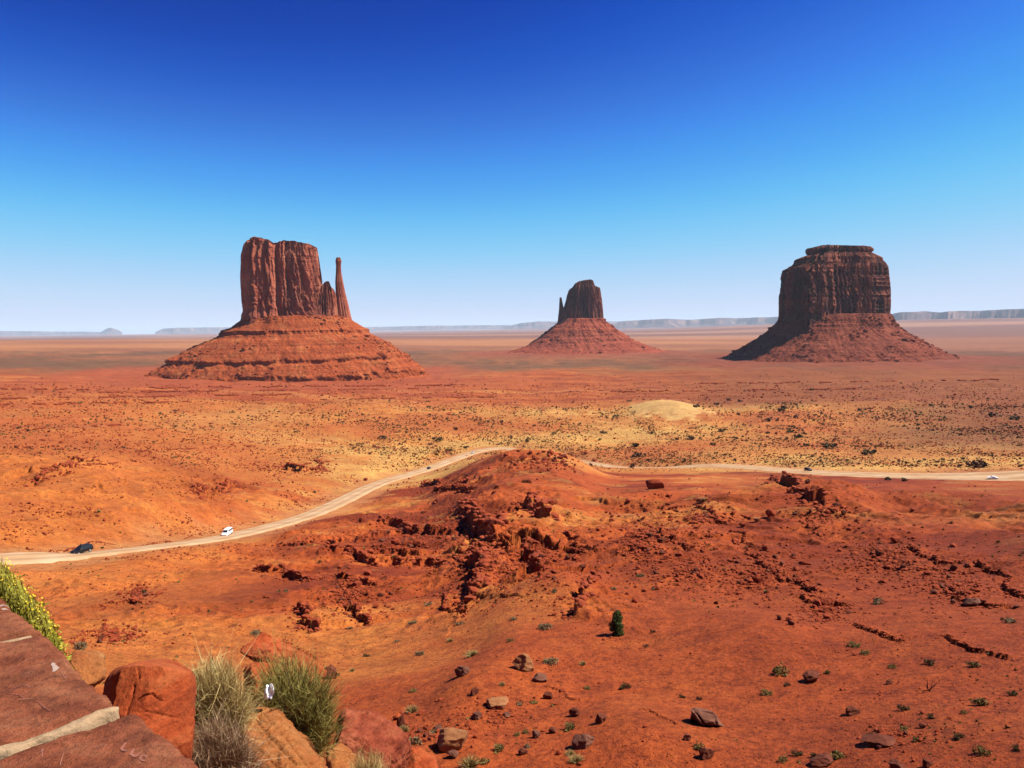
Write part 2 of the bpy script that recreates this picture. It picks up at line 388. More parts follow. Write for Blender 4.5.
# ------------------------------------------------------------------ ledges and mounds read from the photograph
LEDGES = [  # height in px, picture polyline; uphill lies to the left of travel
 (6, [(421, 484), (432, 486), (440, 491), (455, 489), (472, 494)]),
 (9, [(360, 528), (378, 531), (395, 533), (412, 541), (423, 541)]),
 (6, [(281, 553), (300, 553), (320, 552), (342, 551)]),
 (10, [(331, 561), (345, 560), (362, 562), (380, 567)]),
 (9, [(393, 563), (410, 567), (428, 568), (447, 568)]),
 (9, [(250, 573), (266, 579), (290, 580), (293, 587), (320, 590)]),
 (7, [(328, 587), (345, 593), (360, 596), (377, 599)]),
 (13, [(298, 612), (308, 621), (320, 629)]),
 (7, [(340, 615), (355, 618), (372, 624)]),
 (18, [(459, 508), (468, 525), (481, 530), (493, 540), (494, 556), (486, 563)]),
 (16, [(516, 508), (530, 511), (536, 525), (546, 533)]),
 (17, [(469, 569), (477, 582), (476, 597), (469, 607)]),
 (16, [(524, 553), (531, 565), (533, 579), (546, 578)]),
 (14, [(592, 588), (581, 603), (569, 618)]),
 (8, [(776, 476), (787, 492), (800, 503), (818, 507)]),
 (4.5, [(730, 545), (745, 556), (762, 572), (790, 586), (822, 602)]),
 (4.5, [(795, 600), (822, 606), (852, 607)]),
 (4.5, [(945, 588), (970, 602), (988, 609)]),
 (4.5, [(980, 573), (1005, 590), (1026, 602)]),
 (7, [(28, 484), (55, 478), (82, 467)]), (7, [(283, 467), (310, 473), (322, 464)]), (7, [(196, 492), (215, 491), (237, 483)]), (3, [(66, 462), (90, 464)]),
 (3, [(30, 545), (60, 540), (112, 523)]), (2.5, [(140, 530), (170, 523)]),
 (4, [(690, 520), (712, 530), (735, 534)]), (5, [(560, 548), (575, 556), (582, 566)]), (5, [(655, 545), (672, 556), (690, 565)]),
 (3, [(640, 500), (665, 507), (690, 506)]), (5, [(440, 600), (452, 610), (462, 622)]),
 (2, [(545, 688), (563, 695), (585, 702)]), (2, [(640, 720), (665, 728), (680, 736)]),
 (5, [(905, 560), (930, 572), (960, 575)]), (4, [(850, 625), (880, 640), (905, 646)]), (4, [(940, 640), (975, 655), (1010, 664)]),
 (4, [(100, 612), (125, 606), (150, 610)]), (4, [(72, 648), (95, 636), (130, 634)]),
]
_led = []
for h, px in LEDGES:
    a = np.array(px, float); q = hit(a[:, 0], a[:, 1], base_xy)
    q = spline(q, 5); jit = np.random.default_rng(len(_led)).normal(0, 1, q.shape)
    D = np.hypot(q[:, 0], q[:, 1]).mean(); q[1:-1, :2] += jit[1:-1, :2] * D * .0055
    _led.append((h * D / F_PX * .92, D, q))
MOUNDS = [(540, 470, 95, 60, 3.0), (815, 497, 40, 28, 7.0), (160, 548, 0, 0, 0)]

def ground_z(x, y, detail=True):
    x = np.asarray(x, float); y = np.asarray(y, float); shp = x.shape
    x, y = x.ravel(), y.ravel()
    th, D = np.arctan2(x, y), np.hypot(x, y)
    z = base_z(th, D)
    # badlands relief
    bad = sm(55, 110, D) * (1 - sm(330, 480, D)); near = sm(26, 36, D) * (1 - sm(55, 110, D)); beyond = sm(400, 600, D) * (1 - sm(2500, 5000, D))
    sc_ = np.clip(D / 190, .25, 1.0)
    wx, wy = x + 9 * perlin(x / 40, y / 40, 50), y + 9 * perlin(x / 40, y / 40, 51)
    r1 = 1 - 2 * np.abs(perlin(wx / 46, wy / 60, 11)); r2 = 1 - 2 * np.abs(perlin(wx / 19, wy / 24, 12))
    n = bad * sc_ * (2.4 * perlin(x / 75, y / 75, 10) + (1.7 + 1.1 * sm(.08, .25, th)) * (r1 - .4) + (1.25 + .9 * sm(.08, .25, th)) * (r2 - .4))
    n += (bad * .9 + near * .35 + beyond * .5) * (.55 * perlin(x / 13, y / 13, 13) * np.clip(D / 70, .4, 1.5))
    n += near * (.42 * perlin(x / 11, y / 14, 14))
    n += beyond * np.clip(D / 500, 0, 2.0) * (1.5 * perlin(x / 90, y / 120, 15) + .9 * (1 - 2 * np.abs(perlin(wx / 50, wy / 70, 16)) - .4))
    n += beyond * (.45 * perlin(x / 17, y / 24, 21) + .3 * (1 - 2 * np.abs(perlin(x / 8, y / 12, 22)))) * (D < 1500)
    if detail:
        rough = .25 + 1.0 * sm(-.1, .45, perlin(x / 28, y / 28, 19) + .3 * bad)
        f = (D < 500)
        n += rough * (.14 + .86 * sm(58, 95, D)) * sm(24, 34, D) * f * (.34 * perlin(x / 4.6, y / 4.6, 17) + .30 * (1 - 2 * np.abs(perlin(x / 2.7, y / 2.7, 18))) * (D < 420) + .07 * perlin(x / 1.1, y / 1.1, 20) * (D < 200))
    calm = sm(.0, .09, th) * sm(190, 290, D) * (1 - sm(480, 560, D)); n *= 1 - .85 * calm
    # road bench
    m = (D > 120) & (D < 900)
    if m.any():
        dr, sd, fr, ex = seg_dist(x[m], y[m], ROAD[::4], ROAD[::4][:, 2:4])
        w = ex[:, 1]; k = 1 - sm(w * .55, w * .55 + 22, dr)
        zz = z[m] + n[m]; z[m] = zz + (ex[:, 0] - .25 - zz) * k; n[m] = 0
    z = z + n + 165 * sm(7000, 22000, D) * sm(.12, .5, th)
    # flat lying strata: patches of the badlands step down bed by bed
    tm = sm(85, 115, D) * (1 - sm(300, 360, D)) * sm(-.02, .22, perlin(x / 46 + 7, y / 46, 24) + .45 * perlin(x / 17, y / 17, 25)) * (1 - .9 * sm(-.1, -.3, th) * sm(240, 150, D))
    if m.any(): tm[m] *= sm(ex[:, 1] * .6 + 8, ex[:, 1] * .6 + 34, dr)
    st_ = np.clip(D / 75, 1.3, 3.0); q_ = z / st_ + .5 * perlin(x / 21, y / 21, 26) + .22 * perlin(x / 7, y / 7, 27)
    fr_ = q_ - np.floor(q_); z = z + tm * st_ * .8 * (sm(.44, .56, fr_) - fr_) * (1 - .9 * calm) * (1 - .75 * sm(.04, .18, th))
    # ledges: a sheer step that fades out uphill
    for h, DL, q in _led:
        lo, hi = q[:, :2].min(0) - 6 * h - 3, q[:, :2].max(0) + 6 * h + 3
        m = (x > lo[0]) & (x < hi[0]) & (y > lo[1]) & (y < hi[1])
        if not m.any(): continue
        wob = h * .28
        xm = x[m] + wob * perlin(x[m] / (h * .9), y[m] / (h * .9), 30); ym = y[m] + wob * perlin(x[m] / (h * .9), y[m] / (h * .9), 31)
        d, sd, fr, _ = seg_dist(xm, ym, q)
        s = d * sd
        cap = np.clip(np.minimum(fr, 1 - fr) * 9, 0, 1) * (.45 + .75 * sm(-.35, .3, perlin(xm / (h * 2.6) + 3, ym / (h * 2.6), 32) + .5 * perlin(xm / (h * .8), ym / (h * .8), 33)))
        up = np.where(s > 0, np.exp(-np.maximum(s, 0) / (h * 3.2)), 0) * sm(-.0, .16 * h, s)
        dn = np.where(s <= 0, -.9 * np.exp(-((s + .12 * h) / (h * .6)) ** 2), 0)
        z[m] += h * cap * (.72 * up + dn * .5 + np.where(s > 0, -.0, 0))
    # the dark hill left of the parked cars and the pale dune
    for (cx, cy, rx, ry, hh) in _mound:
        z += hh * np.exp(-(((x - cx) / rx) ** 2 + ((y - cy) / ry) ** 2))
    return z.reshape(shp)
_mound = []
for u_, D_, r_, h_ in ((582, 2900, 620, 15), (836, 2250, 560, 18)):
    q_ = P(u_, 360, D_); _mound.append((q_[0], q_[1], r_, r_, h_))
def add_mound(u, v, wpx, depth, h):
    c = hit([u], [v], base_xy)[0]; D = math.hypot(c[0], c[1]); _mound.append((c[0], c[1], wpx * D / F_PX, depth, h))
    return c
add_mound(812, 497, 36, 26, 4.2)
add_mound(165, 562, 22, 12, 2.0)
DUNE = add_mound(667, 414, 38, 115, 14)
add_mound(755, 640, 70, 9, 1.0)
add_mound(640, 730, 60, 5, .8)
add_mound(470, 700, 38, 6, .9)
add_mound(560, 590, 40, 10, 1.6)

# ------------------------------------------------------------------ ground sheet
def build_ground():
    th = np.concatenate([np.linspace(-1.45, -.66, 70, endpoint=False), np.linspace(-.66, .66, 1180), np.linspace(.66, 1.45, 71)[1:]])
    e = lambda a, b, n: np.exp(np.linspace(math.log(a), math.log(b), n, endpoint=False))
    ds = np.concatenate([e(1.2, 24, 70), e(24, 62, 230), e(62, 480, 820), e(480, 3000, 230), e(3000, 60000, 60), [60000]])
    T, Dd = np.meshgrid(th, ds)
    X, Y = np.sin(T) * Dd, np.cos(T) * Dd
    Z = ground_z(X, Y)
    V = np.stack([X, Y, Z], -1).reshape(-1, 3)
    nr, nc = T.shape
    i = (np.arange(nr - 1)[:, None] * nc + np.arange(nc - 1)[None, :]).ravel()
    F = np.stack([i, i + 1, i + nc + 1, i + nc], 1)
    o = mesh_np('ground', V, F, M['ground'], smooth=True)
    x, y, D, t = V[:, 0].astype(float), V[:, 1].astype(float), Dd.ravel(), T.ravel()
    c3 = lambda *a: np.array(srgb(*a))
    def lerp(a, b, k): return a + (b - a) * k[:, None]
    n1, n2, n3 = fbm(x / 60, y / 60, 4, 60), fbm(x / 17, y / 17, 4, 64), fbm(x / 200, y / 260, 4, 68)
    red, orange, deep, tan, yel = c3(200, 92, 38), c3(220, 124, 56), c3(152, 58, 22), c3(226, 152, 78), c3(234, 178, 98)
    C = np.tile(red, (len(x), 1))
    C = lerp(C, orange, sm(-.1, .6, n1 + .5 * n2))
    C = lerp(C, deep, sm(.0, .55, -n1 + .6 * n2) * sm(60, 120, D) * .9)
    C = lerp(C, tan, sm(.35, .75, n2 + .35 * n1) * .55 * sm(70, 150, D))
    # deeper red towards the right of the near slope, sandier on the left around the road
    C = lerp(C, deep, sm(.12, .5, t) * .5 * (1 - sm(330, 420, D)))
    C = lerp(C, orange, sm(-.25, -.5, t) * .8 * sm(70, 130, D) * (1 - sm(500, 800, D)))
    # plain past the road
    bey = sm(360, 480, D + 60 * n1)
    mixc = lerp(np.tile(c3(220, 140, 68), (len(x), 1)), tan, sm(-.3, .5, n2 + n3)); mixc = lerp(mixc, yel, sm(.1, .7, n3 + .5 * n2) * .8)
    mixc = lerp(mixc, c3(200, 104, 48), sm(.0, .5, -n3 + .5 * n2) * .8)
    mixc = lerp(mixc, c3(206, 104, 46), sm(-.12, -.4, t) * .6)
    mixc = lerp(mixc, c3(140, 74, 40), sm(.30, .6, t + .1 * n3) * sm(480, 640, D) * .8)
    C = lerp(C, mixc, bey)
    # red banded slopes below the western butte, then the far plain in bands
    nb = perlin(D / 38 + 4 * perlin(t * 3, D / 500, 71), t * 2.0, 70); nb2 = perlin(D / 14, t * 3, 72)
    k = sm(1000, 1120, D + 90 * n3) * (1 - sm(1700, 2100, D))
    band = lerp(np.tile(c3(204, 108, 50), (len(x), 1)), c3(178, 82, 38), sm(-.1, .4, nb + .6 * nb2))
    band = lerp(band, c3(216, 138, 74), sm(.2, .6, -nb + .3 * n3) * .7)
    band = lerp(band, c3(156, 88, 46), sm(.05, .35, t) * .8)
    C = lerp(C, band, k)
    scrubby = lerp(np.tile(c3(136, 92, 60), (len(x), 1)), c3(172, 104, 64), sm(-.2, .5, perlin(x / 300, y / 700, 74) + .5 * n1))
    scrubby = lerp(scrubby, c3(128, 78, 48), sm(.1, .45, t) * .7)
    C = lerp(C, scrubby, sm(1700, 2000, D + 120 * n3))
    pink = lerp(np.tile(c3(208, 136, 84), (len(x), 1)), c3(176, 108, 70), sm(-.2, .4, perlin(x / 1500, y / 900, 75)))
    pink = lerp(pink, c3(150, 88, 66), sm(.2, .5, t) * .6)
    C = lerp(C, pink, sm(3000, 3700, D + 500 * n3))
    farc = lerp(np.tile(c3(150, 96, 74), (len(x), 1)), c3(196, 138, 104), sm(-.1, .5, perlin(x / 4000, y / 2500, 76)))
    C = lerp(C, farc, sm(6500, 9000, D))
    for (u_, D_, r_, cc) in ((292, 1700, 330, (188, 90, 52)), (582, 2900, 330, (174, 88, 58)), (836, 2250, 350, (160, 80, 50))):
        q = P(u_, 360, D_); dist = np.hypot(x - q[0], (y - q[1]) * .9) * (1 + .18 * n3 + .1 * n1)
        C = lerp(C, c3(*cc), (1 - sm(r_ * .85, r_ * 1.75, dist)) * .9)
    dd = np.hypot((x - DUNE[0]) / 50, (y - DUNE[1]) / 120) + .38 * n2 + .2 * n1
    C = lerp(C, c3(240, 186, 112), 1 - sm(.75, 1.1, dd))
    hl = hit([815], [492], base_xy)[0]
    C = lerp(C, c3(120, 56, 34), .75 * (1 - sm(.5, 1.1, np.hypot((x - hl[0]) / 26, (y - hl[1]) / 40) + .3 * n2)))
    m = (D > 120) & (D < 900)
    dr, sd, fr, ex = seg_dist(x[m], y[m], ROAD[::4], ROAD[::4][:, 2:4])
    kk = (1 - sm(ex[:, 1] * .5, ex[:, 1] * .5 + 16, dr + 8 * n2[m])) * .75
    C[m] = lerp(C[m], c3(216, 142, 86), kk)
    A = np.clip(.5 + .8 * n2, 0, 1) * (1 - sm(300, 420, D))
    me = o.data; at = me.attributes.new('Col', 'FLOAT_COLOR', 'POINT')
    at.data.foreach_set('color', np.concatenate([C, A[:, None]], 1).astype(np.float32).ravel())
    return struct(o)
build_ground()

def build_road():
    rd = spline(ROAD[::2], 4); n = len(rd)
    tg = np.gradient(rd[:, :2], axis=0); tg /= np.linalg.norm(tg, axis=1)[:, None]; nm = np.stack([-tg[:, 1], tg[:, 0]], 1)
    off = np.linspace(-.5, .5, 13); V, Cc = [], []
    edge = perlin(np.arange(n) / 5.0, np.zeros(n), 80) * .9
    for j, a in enumerate(off):
        w = rd[:, 3] * (1 + .09 * edge * abs(a) * 2)
        p = rd[:, :2] + nm * (a * w)[:, None]
        z = rd[:, 2] + .10 - .42 * (abs(a) > .49) + .06 * (1 - abs(a) * 2)
        V.append(np.concatenate([p, z[:, None]], 1))
        rut = .80 if j in (3, 4, 8, 9) else 1.02
        Cc.append(np.tile([rut, rut, rut, 1.0], (n, 1)))
    V = np.stack(V, 1).reshape(-1, 3); Cc = np.stack(Cc, 1).reshape(-1, 4)
    i = (np.arange(n - 1)[:, None] * 13 + np.arange(12)[None, :]).ravel()
    o = mesh_np('road', V, np.stack([i, i + 13, i + 14, i + 1], 1)[:, ::-1], M['road'], smooth=True)
    at = o.data.attributes.new('Col', 'FLOAT_COLOR', 'POINT'); at.data.foreach_set('color', Cc.astype(np.float32).ravel())
    return struct(o)
build_road()

# ------------------------------------------------------------------ air
def build_haze():
    m = bpy.data.materials.new('desert_haze'); m.use_nodes = True; n = m.node_tree.nodes; n.clear()
    out = n.new('ShaderNodeOutputMaterial'); v = n.new('ShaderNodeVolumePrincipled')
    v.inputs['Color'].default_value = (.64, .84, 1.0, 1); v.inputs['Density'].default_value = HAZE
    v.inputs['Anisotropy'].default_value = 0.0
    m.node_tree.links.new(v.outputs[0], out.inputs['Volume'])
    x, y0, y1, z0, z1 = 66000, -3000, 66000, -300, 470
    V = [(a, b, c) for a in (-x, x) for b in (y0, y1) for c in (z0, z1)]
    F = [(0, 1, 3, 2), (4, 6, 7, 5), (0, 4, 5, 1), (2, 3, 7, 6), (0, 2, 6, 4), (1, 5, 7, 3)]
    return struct(mesh_py('haze', V, F, m), 'stuff')
HAZE = 1.5e-5
build_haze()

# ------------------------------------------------------------------ buttes
def loft(name, levels, D, section, depth, mat, parent, rough=.03, cracks=0, top=None, seed=0, ncol=420, sub=7, strata=0.0, flute=0.0, ledges=None, cap=True, gully=0.0, dshift=0.0, blk=.05):
    """levels: (row, uL, uR) silhouette at range D; section: polygon (lateral -1..1, depth -1..1), front is -1"""
    lv = np.array(levels, float)                       # top to bottom
    cu = (lv[0, 1] + lv[0, 2]) / 2
    c0 = P(cu, lv[-1, 0], D); cth = math.atan2(c0[0], c0[1])
    la, dp = np.array([math.cos(cth), -math.sin(cth)]), np.array([math.sin(cth), math.cos(cth)])
    # dense levels
    rows, L, Rr = [], [], []
    for i in range(len(lv) - 1):
        k = max(2, int(abs(lv[i + 1, 0] - lv[i, 0]) * sub / 3) + 1)
        for t in np.linspace(0, 1, k, endpoint=False):
            q = lv[i] * (1 - t) + lv[i + 1] * t; rows.append(q[0]); L.append(q[1]); Rr.append(q[2])
    rows.append(lv[-1, 0]); L.append(lv[-1, 1]); Rr.append(lv[-1, 2])
    rows, L, Rr = map(np.array, (rows, L, Rr))
    pm = P((L + Rr) / 2, rows, np.full(len(rows), D)); z = pm[:, 2]
    pl, pr = P(L, rows, np.full(len(rows), D)), P(Rr, rows, np.full(len(rows), D))
    tl, tr = pl[:, :2] @ la, pr[:, :2] @ la
    cx, w = (tl + tr) / 2, (tr - tl) / 2
    sec = np.array(section + [section[0]], float); seg = np.linalg.norm(np.diff(sec, axis=0), axis=1); cum = np.concatenate([[0], np.cumsum(seg)]); cum /= cum[-1]
    s = np.linspace(0, 1, ncol, endpoint=False)
    sx, sy = np.interp(s, cum, sec[:, 0]), np.interp(s, cum, sec[:, 1])
    k = np.exp(-.5 * (np.arange(-8, 9) / 3.0) ** 2); k /= k.sum()
    wrap = lambda a: np.convolve(np.concatenate([a[-8:], a, a[:8]]), k, 'valid')
    sx, sy = wrap(sx), wrap(sy); sx = sx / np.abs(sx).max(); nrm = np.hypot(sx, sy)
    ang = np.arctan2(sy, sx)
    N, Mv = len(rows), ncol
    A = np.tile(ang, (N, 1)); Zr = np.tile(z[:, None], (1, Mv)); W = np.tile(w[:, None], (1, Mv)); S = np.tile(s, (N, 1))
    wm = w.mean()
    px_, py_ = np.cos(A) * 3.0, np.sin(A) * 3.0
    def pn(f, zs, sd): return perlin(px_ * f + 17 + Zr * zs, py_ * f - 9 + Zr * zs * .7, sd + seed)
    dr = rough * (1.2 * pn(1, .004, 1) + .6 * pn(2.3, .01, 2) + .35 * pn(5, .03, 3) + .2 * pn(11, .06, 4))
    if flute: 
        fz = .0035
        wz = .05 * perlin(Zr * .03, px_ * 1.5, 18 + seed) + .02 * perlin(Zr * .11, px_ * 4, 19 + seed)
        def pn(f, zs, sd): return perlin(px_ * f * (1 + wz) + 17 + Zr * zs, py_ * f * (1 + wz) - 9 + Zr * zs * .7, sd + seed)
        bl = pn(3.1, .022, 51) + .6 * pn(7, .05, 52); dr += blk * (np.floor(bl * 3.2) / 3.2 * .75 + bl * .25)      # broken slabs
        dr += flute * (-np.abs(pn(2.2, fz, 5)) * 1.2 - np.abs(pn(5.2, fz, 6)) * .6 - np.abs(pn(11, fz * 2, 7)) * .16 + .5)
    if strata:
        hz = perlin(Zr * .11, A * .4, 8 + seed) + .6 * perlin(Zr * .33, A * .8, 9 + seed); dr += strata * hz
    if gully:
        dr += gully * (-np.abs(pn(3.2, .012, 12)) - .5 * np.abs(pn(8, .03, 13)) + .3) * np.linspace(.25, 1, N)[:, None]
    rs = np.random.default_rng(seed + 90)
    for _ in range(cracks):
        a0, wd, dpth = rs.uniform(0, 1), rs.uniform(.0025, .007), rs.uniform(.04, .13)
        d = np.abs((S - a0 + .5 + .006 * perlin(Zr * .02, S * 0 + a0 * 50, 14)) % 1 - .5)
        dr -= dpth * np.exp(-(d / wd) ** 2) * (.4 + .6 * sm(-.3, .3, perlin(Zr * .012, S * 0 + a0 * 31, 15)))
    base_r = np.where(True, 1 + dr * (wm / W) * 1.0, 1)
    lat = cx[:, None] + sx[None] * W * base_r
    dep = dshift + sy[None] * (W * depth if np.isscalar(depth) else np.interp(z, depth[0], depth[1])[:, None]) * base_r
    lo_, hi_ = lat.min(1, keepdims=True), lat.max(1, keepdims=True)
    lat = (lat - lo_) / (hi_ - lo_) * (2 * w[:, None]) + (cx - w)[:, None]
    if gully:
        g_ = fbm(lat / 34 + seed, dep / 34, 4, 60 + seed, .62) * np.linspace(.3, 1, N)[:, None]; lat = lat + sx[None] * g_ * 4.0; dep = dep + sy[None] * g_ * 4.0
    if ledges:                                         # rim of each ledge wanders in and out along the face
        for i, (zl, amp) in enumerate(ledges):
            zz = P(cu, zl, D)[2]
            kk = np.exp(-((Zr - zz) / 5.0) ** 2) * amp * (.9 * perlin(px_ * 2.3, py_ * 2.3, 40 + i + seed) + .26 * perlin(px_ * 9, py_ * 9, 42 + i) + .10 * perlin(px_ * 27, py_ * 27, 44 + i))
            lat += sx[None] * kk; dep += sy[None] * kk
    zz = Zr + ((2.0 * pn(4, .01, 21) + 3.2 * fbm(lat / 16, dep / 16, 3, 66 + seed, .65)) * np.linspace(.2, 1, N)[:, None] if gully else 0)
    cd = math.hypot(*c0[:2])
    def world(lat, dep, zz): return np.stack([la[0] * lat + dp[0] * (cd + dep), la[1] * lat + dp[1] * (cd + dep), zz], -1)
    # caps: rings that close the top
    rings = [(lat, dep, zz)]
    if cap:
        ct, cdp = cx[0], dep[0].mean()
        for f in (.93, .82, .66, .45, .22, .04):
            l2, d2 = ct + (lat[0] - ct) * f, cdp + (dep[0] - cdp) * f
            z2 = zz[0] + (1 - f) * w[0] * .05 + .02 * w[0] * perlin(l2 / (w[0] * .3), d2 / (w[0] * .3), 33 + seed)
            rings.insert(0, (l2[None], d2[None], z2[None]))
    lat, dep, zz = (np.concatenate([r[i] for r in rings], 0) for i in range(3))
    if top is not None:                                # uneven top: cut by the skyline profile
        tp = np.array(top, float); tp3 = P(tp[:, 0], tp[:, 1], np.full(len(tp), D)); tlat = tp3[:, :2] @ la
        zt = np.interp(lat, tlat, tp3[:, 2]) + 2.2 * perlin(lat / 14, dep / 14, 35 + seed) + 1.2 * perlin(lat / 5, dep / 5, 36)
        zz = np.minimum(zz, zt)
    V = world(lat, dep, zz); nr = V.shape[0]; V = V.reshape(-1, 3)
    i = (np.arange(nr - 1)[:, None] * Mv); j = np.arange(Mv)[None]; j2 = (j + 1) % Mv
    F = np.stack([(i + j).ravel(), (i + Mv + j).ravel(), (i + Mv + j2).ravel(), (i + j2).ravel()], 1)
    o = mesh_np(name, V - np.array(parent.location), F, mat, parent, smooth=True)
    return o
BOX = [(-1, -.55), (-.72, -.95), (-.1, -1), (.62, -.9), (1, -.35), (.95, .6), (.4, 1), (-.5, 1), (-1, .5)]
ROUND = [(math.cos(a), math.sin(a)) for a in np.linspace(0, 2 * math.pi, 40, endpoint=False)]

def butte_root(name, u, D, label):
    c = P(u, 372, D); return tag(empty(name, c), label, 'butte', 'sandstone buttes')
def talus_blocks(apron, parent, n, size, mat, seed):
    """fallen blocks lying on the apron, one uncountable part of the butte"""
    rs = np.random.default_rng(seed); me = apron.data; nv = len(me.vertices); V = np.empty(nv * 3, np.float32); me.vertices.foreach_get('co', V); V = V.reshape(-1, 3)
    toward = -np.array(parent.location)[:2]; toward /= np.linalg.norm(toward)
    lo, hi = np.percentile(V[:, 2], 3), V[:, 2].max()
    c = V[:, :2].mean(0); ok = np.where(((V[:, :2] - c) @ toward > -.2 * np.abs(V[:, 0]).max()) & (V[:, 2] > lo) & (V[:, 2] < hi - 4))[0]
    dens = sm(-.2, .5, fbm(V[ok, 0] / 60, V[ok, 1] / 60, 3, seed)); ok = ok[rs.uniform(0, 1, len(ok)) < dens]
    k = rs.choice(ok, n); geo = []
    for q in range(8):
        v, f = ICO1[0].copy(), ICO1[1]
        for _ in range(7):
            m_ = rs.normal(0, 1, 3); m_ /= np.linalg.norm(m_); d = v @ m_ - rs.uniform(.45, .8); d[d < 0] = 0; v -= np.outer(d, m_)
        geo.append((v * (1, rs.uniform(.6, .9), rs.uniform(.5, .9)), f))
    Vs, Fs, o = [], [], 0
    for q in k:
        v, f = geo[rs.integers(8)]; s_ = size * math.exp(rs.normal(0, .5)); Vs.append(v * s_ + V[q] + rs.normal(0, 1.0, 3) * (1, 1, .2)); Fs.append(f + o); o += len(v)
    ob = mesh_np('fallen_blocks', np.concatenate(Vs), np.concatenate(Fs), mat, parent); ob['kind'] = 'stuff'
import bmesh as _bm
_b = _bm.new(); _bm.ops.create_icosphere(_b, subdivisions=1, radius=1); ICO1 = (np.array([v.co[:] for v in _b.verts]), np.array([[v.index for v in f.verts] for f in _b.faces])); _b.free()
# western butte with the thumb
DW = 1700
bw = butte_root('sandstone_butte', 292, DW, 'broad mitten shaped red butte with slender thumb spire on its right side')
loft('cliff_tower', [(237, 246, 319), (245, 243.5, 319), (257, 241, 320), (279, 240.5, 322), (300, 241.5, 323), (311, 243, 324), (314, 241.5, 326), (318, 241, 329), (324, 240, 331)], DW,
     [(-1, -.2), (-.8, -.9), (-.22, -1), (-.12, -.72), (.02, -.98), (.55, -1.02), (.8, -.8), (1, -.3), (.9, .7), (.2, 1), (-.8, .8)], .62, M['cliff_w'], bw, .025, 16,
     top=[(238, 250), (244, 245), (247, 242), (254, 239.3), (262, 240), (270, 243.3), (274, 246), (278, 243.5), (288, 242.6), (300, 244.6), (310, 246.5), (317, 249.5), (319, 262), (322, 281)], seed=1, strata=.010, flute=.10, ncol=640)
loft('cliff_shoulder', [(279, 318, 329), (286, 316, 334), (296, 314, 336.5), (308, 312, 338), (318, 310, 339.5), (326, 306, 341)], DW,
     BOX, 1.3, M['cliff_w'], bw, .05, 6, top=[(312, 280), (322, 286), (325, 283), (329, 281.5), (331, 287), (334, 290), (337, 298), (340, 312)], seed=2, flute=.16, ncol=260)
loft('thumb_spire', [(257.5, 336.1, 340.9), (261, 335.4, 341.5), (266, 336, 341), (272, 335.8, 341.4), (282, 335.2, 343.2), (293, 335.6, 345.4), (305, 336.2, 348.6), (316, 337, 351), (321, 337, 352.5), (328, 335, 354)], DW,
     BOX, 1.0, M['cliff_w'], bw, .06, 3, seed=3, flute=.07, ncol=140, top=[(335, 260), (336.5, 257.5), (340, 258), (341.5, 261)])
tw = [(316.5, 243, 344), (320, 240, 352), (327, 230, 362), (329.5, 222, 366), (330.5, 220, 368), (334, 221, 370), (345, 194, 390), (355.5, 168, 404), (357, 165, 408), (360, 166, 409), (369, 148, 421), (371, 143, 424), (378, 145, 428), (383, 136, 444), (388, 116, 466), (402, 100, 480)]
ap = loft('talus_apron', tw, DW, ROUND, .66, M['talus_w'], bw, .012, 0, seed=4, ncol=900, sub=7, ledges=[(331, 7), (357.5, 9), (373, 15)], gully=.018, strata=.0075, blk=0.0)
talus_blocks(ap, bw, 2600, 1.9, M['talus_w'], 7)
# eastern butte, farther off
DE = 2900
be = butte_root('sandstone_butte', 582, DE, 'smallest butte in the middle distance with thin spire on its left side')
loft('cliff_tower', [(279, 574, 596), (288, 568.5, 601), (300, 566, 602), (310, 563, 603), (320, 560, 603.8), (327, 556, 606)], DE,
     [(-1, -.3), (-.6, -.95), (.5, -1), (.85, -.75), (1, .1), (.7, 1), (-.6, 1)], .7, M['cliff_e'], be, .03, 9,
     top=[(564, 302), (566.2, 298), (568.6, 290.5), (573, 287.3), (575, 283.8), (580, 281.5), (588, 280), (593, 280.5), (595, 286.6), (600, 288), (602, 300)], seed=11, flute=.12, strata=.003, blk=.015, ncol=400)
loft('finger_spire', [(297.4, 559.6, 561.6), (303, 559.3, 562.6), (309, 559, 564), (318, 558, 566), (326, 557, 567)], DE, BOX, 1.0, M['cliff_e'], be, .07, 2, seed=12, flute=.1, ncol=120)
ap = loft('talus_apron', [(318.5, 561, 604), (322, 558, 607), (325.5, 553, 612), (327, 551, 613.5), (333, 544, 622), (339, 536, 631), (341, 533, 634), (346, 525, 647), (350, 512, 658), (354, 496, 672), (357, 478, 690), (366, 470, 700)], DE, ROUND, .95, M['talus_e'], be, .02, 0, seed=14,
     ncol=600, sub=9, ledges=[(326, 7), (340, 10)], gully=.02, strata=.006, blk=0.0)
talus_blocks(ap, be, 1500, 2.4, M['talus_e'], 8)
